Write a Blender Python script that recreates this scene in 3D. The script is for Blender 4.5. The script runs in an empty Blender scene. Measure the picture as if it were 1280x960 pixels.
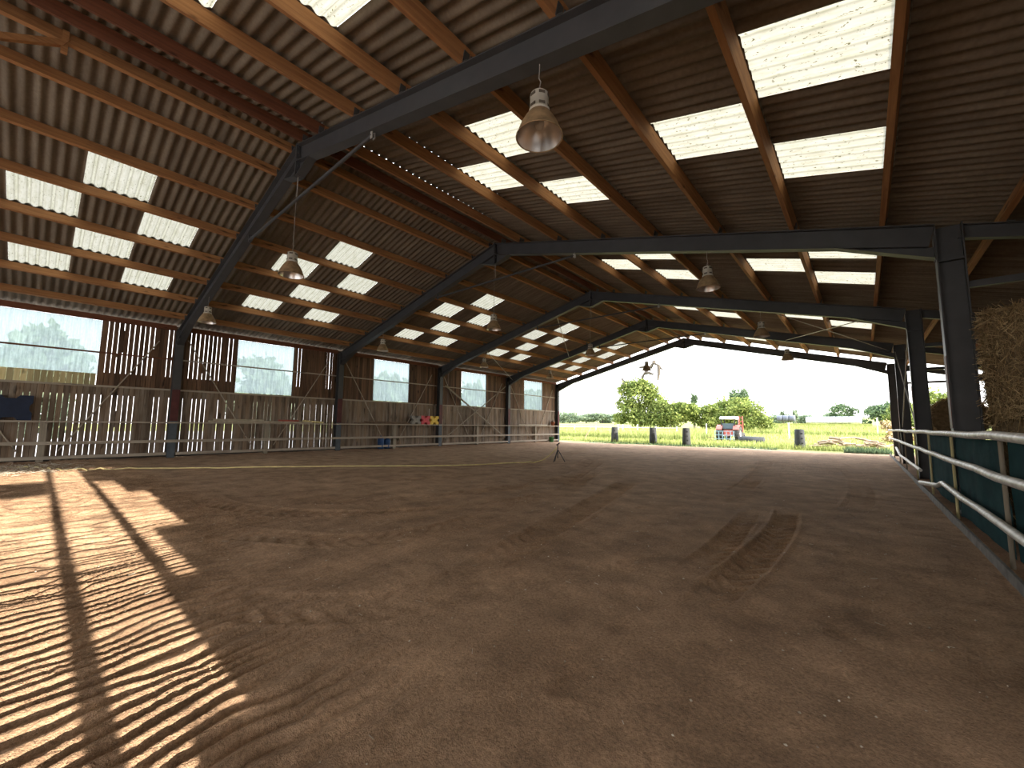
import bpy, math, random
import numpy as np
from mathutils import Vector, Matrix
S = bpy.context.scene
COL = S.collection
rnd = random.Random(7)
R = math.radians

# ------------------------------------------------------------------ materials
def mat(name):
    m = bpy.data.materials.new(name); m.use_nodes = True
    nt = m.node_tree; nt.nodes.clear()
    return m, nt
def node(nt, t, **kw):
    n = nt.nodes.new(t)
    for k, v in kw.items():
        if k.startswith('i_'):
            n.inputs[k[2:].replace('_', ' ')].default_value = v
        else: setattr(n, k, v)
    return n
def ramp(nt, fac, stops, interp='LINEAR'):
    r = nt.nodes.new('ShaderNodeValToRGB'); r.color_ramp.interpolation = interp
    e = r.color_ramp.elements
    while len(e) < len(stops): e.new(0.5)
    for el, (p, c) in zip(e, stops):
        el.position = p; el.color = (*c, 1) if len(c) == 3 else c
    nt.links.new(fac, r.inputs['Fac']); return r.outputs['Color']
def coords(nt, scale=(1, 1, 1), kind='Object'):
    tc = node(nt, 'ShaderNodeTexCoord'); mp = node(nt, 'ShaderNodeMapping')
    mp.inputs['Scale'].default_value = scale
    nt.links.new(tc.outputs[kind], mp.inputs['Vector']); return mp.outputs['Vector']
def noise(nt, vec, scale, detail=4, rough=.55, dist=0):
    n = node(nt, 'ShaderNodeTexNoise'); n.inputs['Scale'].default_value = scale
    n.inputs['Detail'].default_value = detail; n.inputs['Roughness'].default_value = rough
    n.inputs['Distortion'].default_value = dist
    nt.links.new(vec, n.inputs['Vector']); return n.outputs['Fac']
def mix(nt, fac, a, b, mode='MIX'):
    n = node(nt, 'ShaderNodeMix', data_type='RGBA', blend_type=mode)
    for sock, v in ((n.inputs[0], fac), (n.inputs[6], a), (n.inputs[7], b)):
        if hasattr(v, 'is_output'): nt.links.new(v, sock)
        elif isinstance(v, (int, float)): sock.default_value = v
        else: sock.default_value = (*v, 1)
    return n.outputs[2]
def finish(nt, color, rough=.8, metal=0, bump=None, bstr=.3, bdist=.01, spec=.3, sss=None):
    b = node(nt, 'ShaderNodeBsdfPrincipled')
    if hasattr(color, 'is_output'): nt.links.new(color, b.inputs['Base Color'])
    else: b.inputs['Base Color'].default_value = (*color, 1)
    b.inputs['Roughness'].default_value = rough; b.inputs['Metallic'].default_value = metal
    b.inputs['Specular IOR Level'].default_value = spec
    if bump is not None:
        bp = node(nt, 'ShaderNodeBump'); bp.inputs['Strength'].default_value = bstr
        bp.inputs['Distance'].default_value = bdist
        nt.links.new(bump, bp.inputs['Height']); nt.links.new(bp.outputs['Normal'], b.inputs['Normal'])
    o = node(nt, 'ShaderNodeOutputMaterial'); nt.links.new(b.outputs['BSDF'], o.inputs['Surface'])
    return b
def simple(name, c, rough=.7, metal=0, var=.25, scale=6, bstr=.15, stretch=(1, 1, 1), spec=.3):
    m, nt = mat(name); v = coords(nt, stretch)
    n = noise(nt, v, scale, 5)
    col = ramp(nt, n, [(.25, tuple(x*(1-var) for x in c)), (.75, tuple(min(1, x*(1+var)) for x in c))])
    finish(nt, col, rough, metal, n, bstr, spec=spec); return m
def island(nt):
    return node(nt, 'ShaderNodeNewGeometry').outputs['Random Per Island']
def wood(name, a, b, axis, knots=True, grey=None):
    """grain stretched along axis; a, b: the dark and light tone"""
    m, nt = mat(name)
    st = [14, 14, 14]; st[axis] = .7
    v = coords(nt, st)
    g = noise(nt, v, 1.6, 6, .6, .4)
    col = ramp(nt, g, [(.28, a), (.5, tuple((x+y)/2 for x, y in zip(a, b))), (.72, b)])
    st2 = [5, 5, 5]; st2[axis] = 1.6
    k = noise(nt, coords(nt, st2), 1.3, 2, .4)
    kc = ramp(nt, k, [(.66, (0, 0, 0)), (.74, (1, 1, 1))])
    col = mix(nt, kc, col, tuple(x*.45 for x in a))
    rr = ramp(nt, island(nt), [(0, (.52, .52, .52)), (1, (1.32, 1.29, 1.24))])
    col = mix(nt, 1.0, col, rr, 'MULTIPLY')
    if grey:
        gz = noise(nt, coords(nt, (1, 5, .8)), 1.4, 4)
        col = mix(nt, ramp(nt, gz, [(.42, (0, 0, 0)), (.66, (.6, .6, .6))]), col, grey)
    finish(nt, col, .75, 0, g, .25, .004); return m

M = {}
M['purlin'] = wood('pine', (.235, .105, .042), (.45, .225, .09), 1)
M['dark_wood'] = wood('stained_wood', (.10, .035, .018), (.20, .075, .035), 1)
M['rail_wood'] = wood('weathered_rail', (.28, .24, .19), (.50, .43, .35), 1)
M['post_wood'] = wood('weathered_post', (.20, .17, .13), (.36, .31, .24), 2)
M['boards'] = wood('wall_boards', (.085, .046, .028), (.20, .118, .07), 2)
M['boards_low'] = wood('low_wall_boards', (.13, .088, .058), (.27, .195, .135), 2, grey=(.30, .25, .20))
M['stake'] = wood('pale_stake', (.5, .42, .2), (.7, .62, .36), 2)
M['steel'] = simple('grey_steel', (.058, .058, .060), .5, 0, .2, 3, .05, spec=.4)
M['steel_pale'] = simple('galvanised', (.42, .40, .37), .5, .4, .25, 8)
M['red_paint'] = simple('red_primer', (.095, .028, .026), .6, 0, .3, 5)
M['blue_steel'] = simple('blue_grey_paint', (.085, .10, .115), .55, 0, .25, 5)
M['concrete'] = simple('concrete', (.042, .044, .046), .9, 0, .35, 4, .4)
M['plinth'] = simple('plinth', (.05, .042, .035), .95, 0, .4, 3, .5)
M['pipe'] = simple('wrapped_pipe', (.58, .56, .53), .45, 0, .45, 9, .3)
M['kerb'] = simple('kerb_board', (.14, .13, .12), .8, 0, .5, 6, .4)
M['cap'] = simple('beige_plastic', (.55, .50, .42), .55, 0, .15, 6)
M['slot'] = simple('dark_slot', (.10, .08, .06), .8)
M['shade'] = simple('dusty_shade', (.33, .22, .12), .6, .25, .35, 14)
M['bulb'] = simple('opal_bulb', (.75, .72, .66), .25)
M['wire'] = simple('wire', (.30, .27, .24), .6)
M['bolt'] = simple('bolt', (.10, .10, .10), .5, .5)
M['tank_blue'] = simple('blue_plastic', (.02, .06, .16), .5)
M['jump_blue'] = simple('navy_plastic', (.012, .020, .045), .6)
M['jump_grey'] = simple('grey_plastic', (.26, .24, .21), .6)
M['jump_red'] = simple('red_plastic', (.62, .07, .09), .5)
M['jump_yellow'] = simple('yellow_plastic', (.75, .50, .06), .5)
M['pole_pale'] = simple('pale_pole', (.45, .38, .28), .7)
M['pole_green'] = simple('green_pole', (.13, .20, .09), .7)
M['pole_red'] = simple('red_pole', (.45, .10, .07), .7)
M['pole_brown'] = simple('brown_pole', (.18, .12, .08), .8)
M['hose'] = simple('yellow_hose', (.72, .60, .28), .5)
M['black'] = simple('black_iron', (.02, .02, .022), .6)
M['clay'] = simple('terracotta', (.28, .10, .05), .8)
M['green_plastic'] = simple('green_plastic', (.06, .22, .08), .6)
M['bark'] = simple('bark', (.10, .085, .07), .95, 0, .4, 5, .5)
M['log'] = simple('cut_logs', (.34, .25, .17), .9, 0, .4, 5)
M['tyre'] = simple('tyre', (.05, .047, .045), .9)
M['tractor_red'] = simple('tractor_red', (.45, .11, .09), .5)
M['tractor_white'] = simple('tractor_white', (.80, .80, .80), .4)
M['implement'] = simple('implement_blue', (.30, .44, .52), .6)
M['silage_white'] = simple('white_wrap', (.75, .78, .80), .5)
M['silage_dark'] = simple('dark_wrap', (.10, .11, .14), .5)
M['bounce_ground'] = simple('pale_bounce_ground', (.46, .44, .42), .95, 0, .2, .5)
M['white_post'] = simple('white_post', (.62, .60, .56), .7)

m, nt = mat('reflector'); finish(nt, (.62, .58, .54), .28, .9); M['reflector'] = m
m, nt = mat('glass_clear'); finish(nt, (.10, .13, .15), .1, 0, spec=.6); M['cab_glass'] = m

def dirt_mat():
    m, nt = mat('dirt')
    v = coords(nt)
    big = noise(nt, v, .35, 4, .6)
    mid = noise(nt, v, 2.3, 5, .6)
    fine = noise(nt, v, 55, 4, .7)
    grit = noise(nt, v, 160, 2, .6)
    c = ramp(nt, big, [(.3, (.335, .212, .130)), (.7, (.475, .318, .205))])
    c2 = ramp(nt, mid, [(.32, (.66, .64, .62)), (.68, (1.22, 1.20, 1.18))])
    c = mix(nt, 1.0, c, c2, 'MULTIPLY')
    c3 = ramp(nt, fine, [(.3, (.58, .57, .56)), (.72, (1.32, 1.31, 1.29))])
    c = mix(nt, 1.0, c, c3, 'MULTIPLY')
    sp = ramp(nt, grit, [(.70, (0, 0, 0)), (.78, (.6, .6, .6))])
    c = mix(nt, sp, c, (.55, .45, .35))
    add0 = node(nt, 'ShaderNodeMath', operation='ADD'); nt.links.new(fine, add0.inputs[0]); nt.links.new(grit, add0.inputs[1])
    lump = noise(nt, v, 9, 5, .65); ml = node(nt, 'ShaderNodeMath', operation='MULTIPLY'); nt.links.new(lump, ml.inputs[0]); ml.inputs[1].default_value = 2.6
    add = node(nt, 'ShaderNodeMath', operation='ADD'); nt.links.new(add0.outputs[0], add.inputs[0]); nt.links.new(ml.outputs[0], add.inputs[1])
    finish(nt, c, .95, 0, add.outputs[0], .7, .014, spec=.3); return m
M['dirt'] = dirt_mat()

def sheet_mat():
    m, nt = mat('fibre_cement')
    n = noise(nt, coords(nt, (.25, 3, 1)), 2.0, 5, .6)
    f = noise(nt, coords(nt), 22, 4, .6)
    c = ramp(nt, n, [(.28, (.125, .098, .070)), (.72, (.235, .19, .138))])
    c = mix(nt, 1.0, c, ramp(nt, f, [(.3, (.85,)*3), (.7, (1.1,)*3)]), 'MULTIPLY')
    finish(nt, c, .9, 0, f, .2, .004, spec=.15); return m
M['sheet'] = sheet_mat()

def skylight_mat():
    m, nt = mat('translucent_sheet')
    n = noise(nt, coords(nt, (1.2, 6, 1)), 3.0, 5, .65)
    s = noise(nt, coords(nt, (5, 11, 1)), 4.5, 3, .6)
    c = ramp(nt, n, [(.25, (.220, .204, .146)), (.6, (.295, .276, .222))])
    c = mix(nt, ramp(nt, s, [(.62, (0, 0, 0)), (.68, (1, 1, 1))]), c, (.07, .06, .03))
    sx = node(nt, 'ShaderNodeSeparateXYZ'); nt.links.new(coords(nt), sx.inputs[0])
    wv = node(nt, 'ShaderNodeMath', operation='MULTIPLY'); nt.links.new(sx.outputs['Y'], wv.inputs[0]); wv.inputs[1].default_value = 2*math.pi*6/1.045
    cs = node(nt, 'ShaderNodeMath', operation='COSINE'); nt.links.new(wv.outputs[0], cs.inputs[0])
    c = mix(nt, 1.0, c, ramp(nt, cs.outputs[0], [(0, (1, 1, 1)), (.55, (.66, .66, .63)), (1, (.95, .95, .92))]), 'MULTIPLY')   # corrugation shading put into the colour along the waves
    t = node(nt, 'ShaderNodeBsdfTranslucent'); nt.links.new(c, t.inputs['Color'])
    d = node(nt, 'ShaderNodeBsdfDiffuse'); nt.links.new(c, d.inputs['Color'])
    mx = node(nt, 'ShaderNodeMixShader'); mx.inputs[0].default_value = .45
    nt.links.new(t.outputs[0], mx.inputs[1]); nt.links.new(d.outputs[0], mx.inputs[2])
    o = node(nt, 'ShaderNodeOutputMaterial'); nt.links.new(mx.outputs[0], o.inputs['Surface']); return m
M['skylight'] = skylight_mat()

def window_mat():
    m, nt = mat('weathered_window_sheet')
    n = noise(nt, coords(nt, (1, 7, .55)), 3.4, 5, .6)
    s = noise(nt, coords(nt, (1, 9, 4)), 3.0, 4, .6)
    c = ramp(nt, n, [(.3, (.15, .185, .185)), (.68, (.27, .32, .32))])
    c = mix(nt, ramp(nt, s, [(.35, (.0,)*3), (.7, (.5,)*3)]), c, (.14, .16, .15))
    t = node(nt, 'ShaderNodeBsdfTranslucent'); nt.links.new(c, t.inputs['Color'])
    tr = node(nt, 'ShaderNodeBsdfTransparent'); tr.inputs['Color'].default_value = (.42, .50, .52, 1)
    mx = node(nt, 'ShaderNodeMixShader'); mx.inputs[0].default_value = .28
    nt.links.new(t.outputs[0], mx.inputs[1]); nt.links.new(tr.outputs[0], mx.inputs[2])
    o = node(nt, 'ShaderNodeOutputMaterial'); nt.links.new(mx.outputs[0], o.inputs['Surface']); return m
M['window'] = window_mat()

def tarp_mat():
    m, nt = mat('green_tarp')
    n = noise(nt, coords(nt, (1, 1.2, 2)), 2.2, 5)
    c = ramp(nt, n, [(.3, (.008, .034, .040)), (.72, (.020, .068, .074))])
    finish(nt, c, .9, 0, n, .4, .03, spec=.03); return m
M['tarp'] = tarp_mat()

def straw_mat(name, a, b):
    m, nt = mat(name)
    c = ramp(nt, island(nt), [(0, a), (1, b)])
    finish(nt, c, .85, spec=.15); return m
M['hay'] = straw_mat('hay', (.22, .15, .075), (.66, .50, .28))
M['hay_core'] = simple('hay_core', (.17, .12, .065), .95, 0, .5, 14, .8)
M['debris'] = straw_mat('floor_bits', (.30, .24, .17), (.70, .62, .50))
def leaf_mat(name, a, b):
    m, nt = mat(name)
    c = ramp(nt, island(nt), [(0, a), (1, b)])
    d = node(nt, 'ShaderNodeBsdfDiffuse'); nt.links.new(c, d.inputs['Color'])
    t = node(nt, 'ShaderNodeBsdfTranslucent'); nt.links.new(c, t.inputs['Color'])
    mx = node(nt, 'ShaderNodeMixShader'); mx.inputs[0].default_value = .35
    nt.links.new(d.outputs[0], mx.inputs[1]); nt.links.new(t.outputs[0], mx.inputs[2])
    o = node(nt, 'ShaderNodeOutputMaterial'); nt.links.new(mx.outputs[0], o.inputs['Surface']); return m
M['leaf'] = leaf_mat('leaf', (.07, .11, .03), (.30, .34, .10))
M['leaf_dark'] = leaf_mat('leaf_dark', (.05, .085, .05), (.17, .23, .12))
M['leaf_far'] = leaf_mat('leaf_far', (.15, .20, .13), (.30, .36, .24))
M['grass_blade'] = leaf_mat('grass_blade', (.16, .20, .05), (.42, .44, .17))
def field_mat():
    m, nt = mat('field')
    n = noise(nt, coords(nt, (.05, .16, 1)), 1.6, 6, .6)
    f = noise(nt, coords(nt), 3, 5, .7)
    c = ramp(nt, n, [(.3, (.16, .20, .05)), (.52, (.26, .27, .09)), (.72, (.34, .32, .14))])
    c = mix(nt, 1.0, c, ramp(nt, f, [(.3, (.75,)*3), (.7, (1.2,)*3)]), 'MULTIPLY')
    finish(nt, c, .95, 0, f, .5, .05, spec=.1); return m
M['field'] = field_mat()

# ------------------------------------------------------------------ mesh helpers
class MB:
    def __init__(s): s.v = []; s.f = []; s.sm = []
    def add(s, vs, fs, smooth=False):
        o = len(s.v); s.v += [tuple(p) for p in vs]
        s.f += [tuple(i+o for i in f) for f in fs]; s.sm += [smooth]*len(fs); return s
    def box(s, a, b):
        (x0, y0, z0), (x1, y1, z1) = a, b
        vs = [(x0,y0,z0),(x1,y0,z0),(x1,y1,z0),(x0,y1,z0),(x0,y0,z1),(x1,y0,z1),(x1,y1,z1),(x0,y1,z1)]
        return s.add(vs, [(0,3,2,1),(4,5,6,7),(0,1,5,4),(1,2,6,5),(2,3,7,6),(3,0,4,7)])
    def bar(s, p, q, side, up, hw, hu):
        """box from p to q; half width hw along side, half height hu along up"""
        p, q, side, up = Vector(p), Vector(q), Vector(side).normalized(), Vector(up).normalized()
        vs = [e + side*a*hw + up*b*hu for e in (p, q) for a, b in ((-1,-1),(1,-1),(1,1),(-1,1))]
        return s.add(vs, [(0,3,2,1),(4,5,6,7),(0,1,5,4),(1,2,6,5),(2,3,7,6),(3,0,4,7)])
    def hbeam(s, p, q, side, up, width, depth, tf=.016, tw=.011):
        p, q, u = Vector(p), Vector(q), Vector(up).normalized()
        for sg in (-1, 1):
            o = u*sg*(depth/2-tf/2); s.bar(p+o, q+o, side, up, width/2, tf/2)
        return s.bar(p, q, side, up, tw/2, depth/2-tf)
    def tube(s, pts, r, n=8, cap=True):
        pts = [Vector(p) for p in pts]; rs = r if isinstance(r, (list, tuple)) else [r]*len(pts)
        rings = []; ref = None
        for i, p in enumerate(pts):
            d = (pts[min(i+1, len(pts)-1)] - pts[max(i-1, 0)]).normalized()
            if ref is None: ref = d.orthogonal().normalized()
            a = (ref - d*ref.dot(d)).normalized(); ref = a; b = d.cross(a)
            rings.append([p + (a*math.cos(2*math.pi*k/n) + b*math.sin(2*math.pi*k/n))*rs[i] for k in range(n)])
        vs = [v for rg in rings for v in rg]
        fs = [(i*n+k, i*n+(k+1) % n, (i+1)*n+(k+1) % n, (i+1)*n+k) for i in range(len(pts)-1) for k in range(n)]
        s.add(vs, fs, True)
        if cap:
            s.add(rings[0], [tuple(reversed(range(n)))]); s.add(rings[-1], [tuple(range(n))])
        return s
    def lathe(s, prof, c=(0, 0, 0), n=28, axis='Z'):
        vs = []
        for r, z in prof:
            for k in range(n):
                a = 2*math.pi*k/n; x, y = r*math.cos(a), r*math.sin(a)
                vs.append({'Z': (c[0]+x, c[1]+y, c[2]+z), 'X': (c[0]+z, c[1]+x, c[2]+y), 'Y': (c[0]+x, c[1]+z, c[2]-y)}[axis])
        fs = [(i*n+k, i*n+(k+1) % n, (i+1)*n+(k+1) % n, (i+1)*n+k) for i in range(len(prof)-1) for k in range(n)]
        return s.add(vs, fs, True)
    def prism(s, poly, d):
        """poly: 3-D outline, d: extrusion vector"""
        n = len(poly); d = Vector(d); a = [Vector(p) for p in poly]
        return s.add(a + [p+d for p in a], [tuple(reversed(range(n))), tuple(range(n, 2*n))] +
                     [(i, (i+1) % n, n+(i+1) % n, n+i) for i in range(n)])
    def build(s, name, m, parent=None, loc=None):
        me = bpy.data.meshes.new(name); me.from_pydata(s.v, [], s.f)
        me.polygons.foreach_set('use_smooth', s.sm); me.materials.append(m); me.update()
        o = bpy.data.objects.new(name, me); COL.objects.link(o)
        if parent: o.parent = parent
        if loc: o.location = loc
        return o
def np_mesh(name, V, F, m, smooth=True, parent=None):
    """V (n,3), F (k,3 or 4) arrays"""
    me = bpy.data.meshes.new(name); k = F.shape[1]
    me.vertices.add(len(V)); me.vertices.foreach_set('co', V.astype(np.float32).ravel())
    me.loops.add(F.size); me.loops.foreach_set('vertex_index', F.astype(np.int32).ravel())
    me.polygons.add(len(F)); me.polygons.foreach_set('loop_start', np.arange(0, F.size, k, dtype=np.int32))
    me.polygons.foreach_set('use_smooth', np.full(len(F), smooth))
    me.materials.append(m); me.update(calc_edges=True); me.validate()
    o = bpy.data.objects.new(name, me); COL.objects.link(o)
    if parent: o.parent = parent
    return o
def tag(o, label=None, cat=None, group=None, kind=None):
    if label: o['label'] = label
    if cat: o['category'] = cat
    if group: o['group'] = group
    if kind: o['kind'] = kind
    return o
def thing(name, label, cat, loc=(0, 0, 0), group=None, rz=0):
    o = bpy.data.objects.new(name, None); COL.objects.link(o); o.location = loc; o.rotation_euler.z = rz
    o.empty_display_size = .1
    return tag(o, label, cat, group)
def copy_tree(o, loc, label, rz=None):
    c = o.copy(); COL.objects.link(c); c.location = loc; c['label'] = label
    if rz is not None: c.rotation_euler.z = rz
    for ch in o.children:
        d = ch.copy(); COL.objects.link(d); d.parent = c
        for g in ch.children:
            e = g.copy(); COL.objects.link(e); e.parent = d
    return c
def struct(o): return tag(o, kind='structure')
ORD = ['first', 'second', 'third', 'fourth', 'fifth', 'sixth', 'seventh', 'eighth', 'ninth', 'tenth', 'eleventh', 'twelfth']

# ------------------------------------------------------------------ dimensions (metres; camera stands at x = y = 0)
XL, XR, XA = -18.447, 1.016, -8.61          # inner column faces, ridge
ZA = 7.048                                   # rafter top at the ridge
SLL, SLR = .247, .261                        # slopes of the two sides
FY = [3.134 + 6*k for k in range(5)]         # the portal frames
YN, YF = -8.9, 27.35                         # ends of the roof
WALLX = -18.72
def top(x): return ZA - (SLR*(x-XA) if x > XA else SLL*(XA-x))     # top of the rafters
PD = .205                                    # vertical height of a purlin
def sheet(x): return top(x) + PD + .03

# ------------------------------------------------------------------ floor
def lattice(x, y, scale, seed):
    r = np.random.RandomState(seed); g = r.rand(256, 256)
    u, v = x*scale + 500, y*scale + 500
    i, j = np.floor(u).astype(int), np.floor(v).astype(int)
    a, b = u-i, v-j; a = a*a*(3-2*a); b = b*b*(3-2*b)
    w = lambda p, q: g[p & 255, q & 255]
    return (w(i, j)*(1-a)+w(i+1, j)*a)*(1-b) + (w(i, j+1)*(1-a)+w(i+1, j+1)*a)*b - .5
def seg(*parts):
    out = []
    for a, b, st in parts: out.append(np.arange(a, b-1e-6, st))
    return np.concatenate(out + [[parts[-1][1]]])
gx = seg((-18.72, -16.2, .05), (-16.2, -8, .022), (-8, -1, .018), (-1, .9, .02), (.9, 5.5, .15))
gy = seg((-9, -1.3, .35), (-1.3, 1.75, .02), (1.75, 6, .027), (6, 12, .05), (12, 20, .1), (20, 28.8, .16))
X, Y = np.meshgrid(gx, gy, indexing='ij')
def polydist(X, Y, pts):
    """distance across and length along a polyline, nearest segment"""
    best = np.full(X.shape, 1e9); sgn = np.zeros(X.shape); along = np.zeros(X.shape); L = 0
    for (x0, y0), (x1, y1) in zip(pts[:-1], pts[1:]):
        dx, dy = x1-x0, y1-y0; l = math.hypot(dx, dy)
        t = np.clip(((X-x0)*dx+(Y-y0)*dy)/(l*l), 0, 1)
        ex, ey = X-x0-t*dx, Y-y0-t*dy; d = np.hypot(ex, ey); k = d < best
        best = np.where(k, d, best); sgn = np.where(k, np.sign(dx*ey-dy*ex), sgn); along = np.where(k, L+t*l, along); L += l
    return best*sgn, along, L
def smooth_line(p, n=6):
    p = np.array(p, float); out = []
    for i in range(len(p)-1):
        p0, p1, p2, p3 = p[max(i-1, 0)], p[i], p[i+1], p[min(i+2, len(p)-1)]
        for t in np.linspace(0, 1, n, endpoint=False):
            out.append(.5*((2*p1)+(-p0+p2)*t+(2*p0-5*p1+4*p2-p3)*t*t+(-p0+3*p1-3*p2+p3)*t**3))
    return [tuple(q) for q in out] + [tuple(p[-1])]
Z = .035*lattice(X, Y, .33, 1) + .016*lattice(X, Y, 1.3, 2) + .008*lattice(X, Y, 4.1, 3) + .005*lattice(X, Y, 11, 4) + .004*lattice(X, Y, 26, 5)
# raked ripples, crests across the arena
ph = 2*math.pi*(X + .30*lattice(X, Y, 1.0, 6) + .13*lattice(X, Y, 3.2, 7) + .03*lattice(X, Y, 9, 70) + .08*Y)/.118
amp = .0195*np.clip(.95 + .9*lattice(X, Y, 1.7, 8) + .4*lattice(X, Y, .6, 18), .4, 1.5)
zone = 1/(1+np.exp((Y-1.05-.75/(1+np.exp((X+5.2)*2))-.3*lattice(X, Y, .8, 9))*5.0))*1/(1+np.exp((X+1.6)*4))
rp = np.sin(ph - .4*np.sin(ph)); rp = np.where(rp > 0, rp, .9*rp)
Z += amp*rp*(zone + .10)
ph2 = 2*math.pi*(X + .8*lattice(X, Y, .7, 61) + .35*lattice(X, Y, 2.3, 62) + .12*Y)/.36
Z += .026*np.sin(ph2 - .4*np.sin(ph2))*zone/(1+np.exp((X+5.2)*1.6))*np.clip(.9+lattice(X, Y, 1.1, 63), .3, 1.4)
Z += .003*np.sin(2*math.pi*(Y*.5-X*.86+.3*lattice(X, Y, .9, 10))/.16)*(1-zone)*np.clip(lattice(X, Y, .5, 11)*2+.4, 0, 1)
TRACKS = [([(-4.29,9.42),(-3.5,6.4),(-3.11,4.61),(-2.78,3.25),(-2.58,2.41),(-2.62,1.82),(-2.83,1.51),(-3.27,1.15),(-3.9,.85)], .42, .030),
          ([(-5.83,10.22),(-4.9,7.8),(-4.49,6.64),(-4.61,4.98),(-4.99,3.85),(-5.64,2.94),(-6.29,2.46),(-7.23,2.11),(-8.2,1.95),(-9.3,2.15)], .42, .030),
          ([(-7.4,13.5),(-6.2,10.4),(-5.52,8.17),(-5.75,5.84),(-6.02,4.11),(-6.57,3.28),(-7.86,2.64)], .42, .026),
          ([(-4.91,5.73),(-4.2,4.4),(-3.99,3.44),(-4.26,2.42),(-5.16,1.84),(-6.2,1.4)], .42, .024),
          ([(-.99,7.9),(-.87,6.36),(-.86,5.02),(-.91,4.02),(-.97,3.05)], .30, .034),
          ([(-1.40,7.4),(-1.27,5.9),(-1.22,4.71),(-1.25,3.7)], .26, .026),
          ([(-2.9,18),(-2.3,13),(-2.0,9.5),(-2.05,6.6)], .40, .020), ([(-1.2,22),(-.4,16),(-.1,11),(-.2,8)], .40, .016),
          ([(-9.5,18),(-7.6,13),(-6.6,10.5),(-6.2,8.2)], .42, .022), ([(-12,20),(-9.4,14),(-8.0,9.5),(-7.9,6.0),(-8.8,4.2)], .42, .018)]
for pts, w, dp in TRACKS:
    pts = smooth_line(pts, 5); a = np.array(pts)
    bx = (gx > a[:, 0].min()-.6) & (gx < a[:, 0].max()+.6); by = (gy > a[:, 1].min()-.6) & (gy < a[:, 1].max()+.6)
    ix = np.ix_(bx, by); d, al, L = polydist(X[ix], Y[ix], pts); q = np.abs(d)/(w/2)
    inside = np.clip((1.08-q)*6, 0, 1); fade = np.clip(np.minimum(al, L-al)/1.1, 0, 1)*np.clip(.75+lattice(X[ix], Y[ix], 1.1, 12)*1.1, .25, 1)
    lug = np.clip(np.sin(2*math.pi*(al/.20 + .9*q + .25*(d > 0)))*3, -1, 1)
    berm = np.exp(-((q-1.22)/.16)**2)
    Z[ix] = Z[ix]*(1-.4*inside*fade) + fade*.95*(-dp*.55*inside + dp*.35*lug*inside*(q > .12) + dp*.5*berm)
for fx, fy, rx, ry, dp in [(-1.2,1.87,.10,.15,.03),(-1.25,2.54,.09,.14,.024),(-1.53,3.08,.09,.14,.02),(-1.75,3.71,.09,.14,.02),(-.24,3.6,.14,.16,.02),
                           (-.21,3.37,.10,.08,.03),(-3.16,4.5,.1,.14,.02),(-2.22,4.14,.1,.14,.02),(-1.95,4.6,.09,.13,.02),(-2.3,5.4,.1,.14,.02),(-1.6,5.6,.09,.13,.02),
                           (-2.7,6.3,.1,.14,.022),(-2.1,7.2,.1,.14,.022),(-.62,3.3,.16,.1,.018),(-1.7,8.2,.11,.15,.022),(-2.5,8.6,.11,.15,.022),(-.55,2.3,.12,.12,.012)]:
    bx = np.abs(gx-fx) < .5; by = np.abs(gy-fy) < .5; ix = np.ix_(bx, by)
    q = np.hypot((X[ix]-fx)/rx/.7, (Y[ix]-fy)/ry/.9)
    q = q + .5*lattice(X[ix], Y[ix], 9, 60)
    Z[ix] += .42*(-dp*np.clip((1.2-q)*1.6, 0, 1) + dp*.35*np.exp(-((q-1.4)/.3)**2))
# a bank of dirt swept up to the walls
Z += .05*np.exp(-(X-WALLX)/.35)*np.clip(1+lattice(X, Y, 1.4, 13), .3, 2)
Z -= .07*np.clip((Y-28.1-.9*lattice(X, Y, .5, 14))/.6, 0, 1)
n0, n1 = X.shape; idx = np.arange(n0*n1).reshape(n0, n1)
F = np.stack([idx[:-1, :-1], idx[1:, :-1], idx[1:, 1:], idx[:-1, 1:]], -1).reshape(-1, 4)
ARR_Z = Z
struct(np_mesh('floor', np.stack([X, Y, Z], -1).reshape(-1, 3), F, M['dirt']))
def floor_z(x, y):
    i = min(max(int(np.searchsorted(gx, x)), 0), len(gx)-1); j = min(max(int(np.searchsorted(gy, y)), 0), len(gy)-1)
    return float(Z[i, j])

# the field beyond: flat to the tractor, then a slow rise
def field_z(x, y): 
    b = -.12 if y < 27.9 else (-.12 + .12*min(1, (y-27.9)/1.6))
    return b + .027*max(0, y-41)
fx = np.concatenate([np.arange(-260, -40, 10), np.arange(-40, 12, 1.5), np.arange(12, 200, 10)])
fy = np.concatenate([np.arange(-120, 24, 8), np.arange(24, 46, .8), np.arange(46, 400, 6)])
FX, FYY = np.meshgrid(fx, fy, indexing='ij')
FZ = np.vectorize(field_z)(FX, FYY) + np.where(FYY > 29.5, .10*lattice(FX, FYY, .5, 31), 0)
i0, i1 = FX.shape; idx = np.arange(i0*i1).reshape(i0, i1)
F = np.stack([idx[:-1, :-1], idx[1:, :-1], idx[1:, 1:], idx[:-1, 1:]], -1).reshape(-1, 4)
struct(np_mesh('ground_field', np.stack([FX, FYY, FZ], -1).reshape(-1, 3), F, M['field']))

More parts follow.
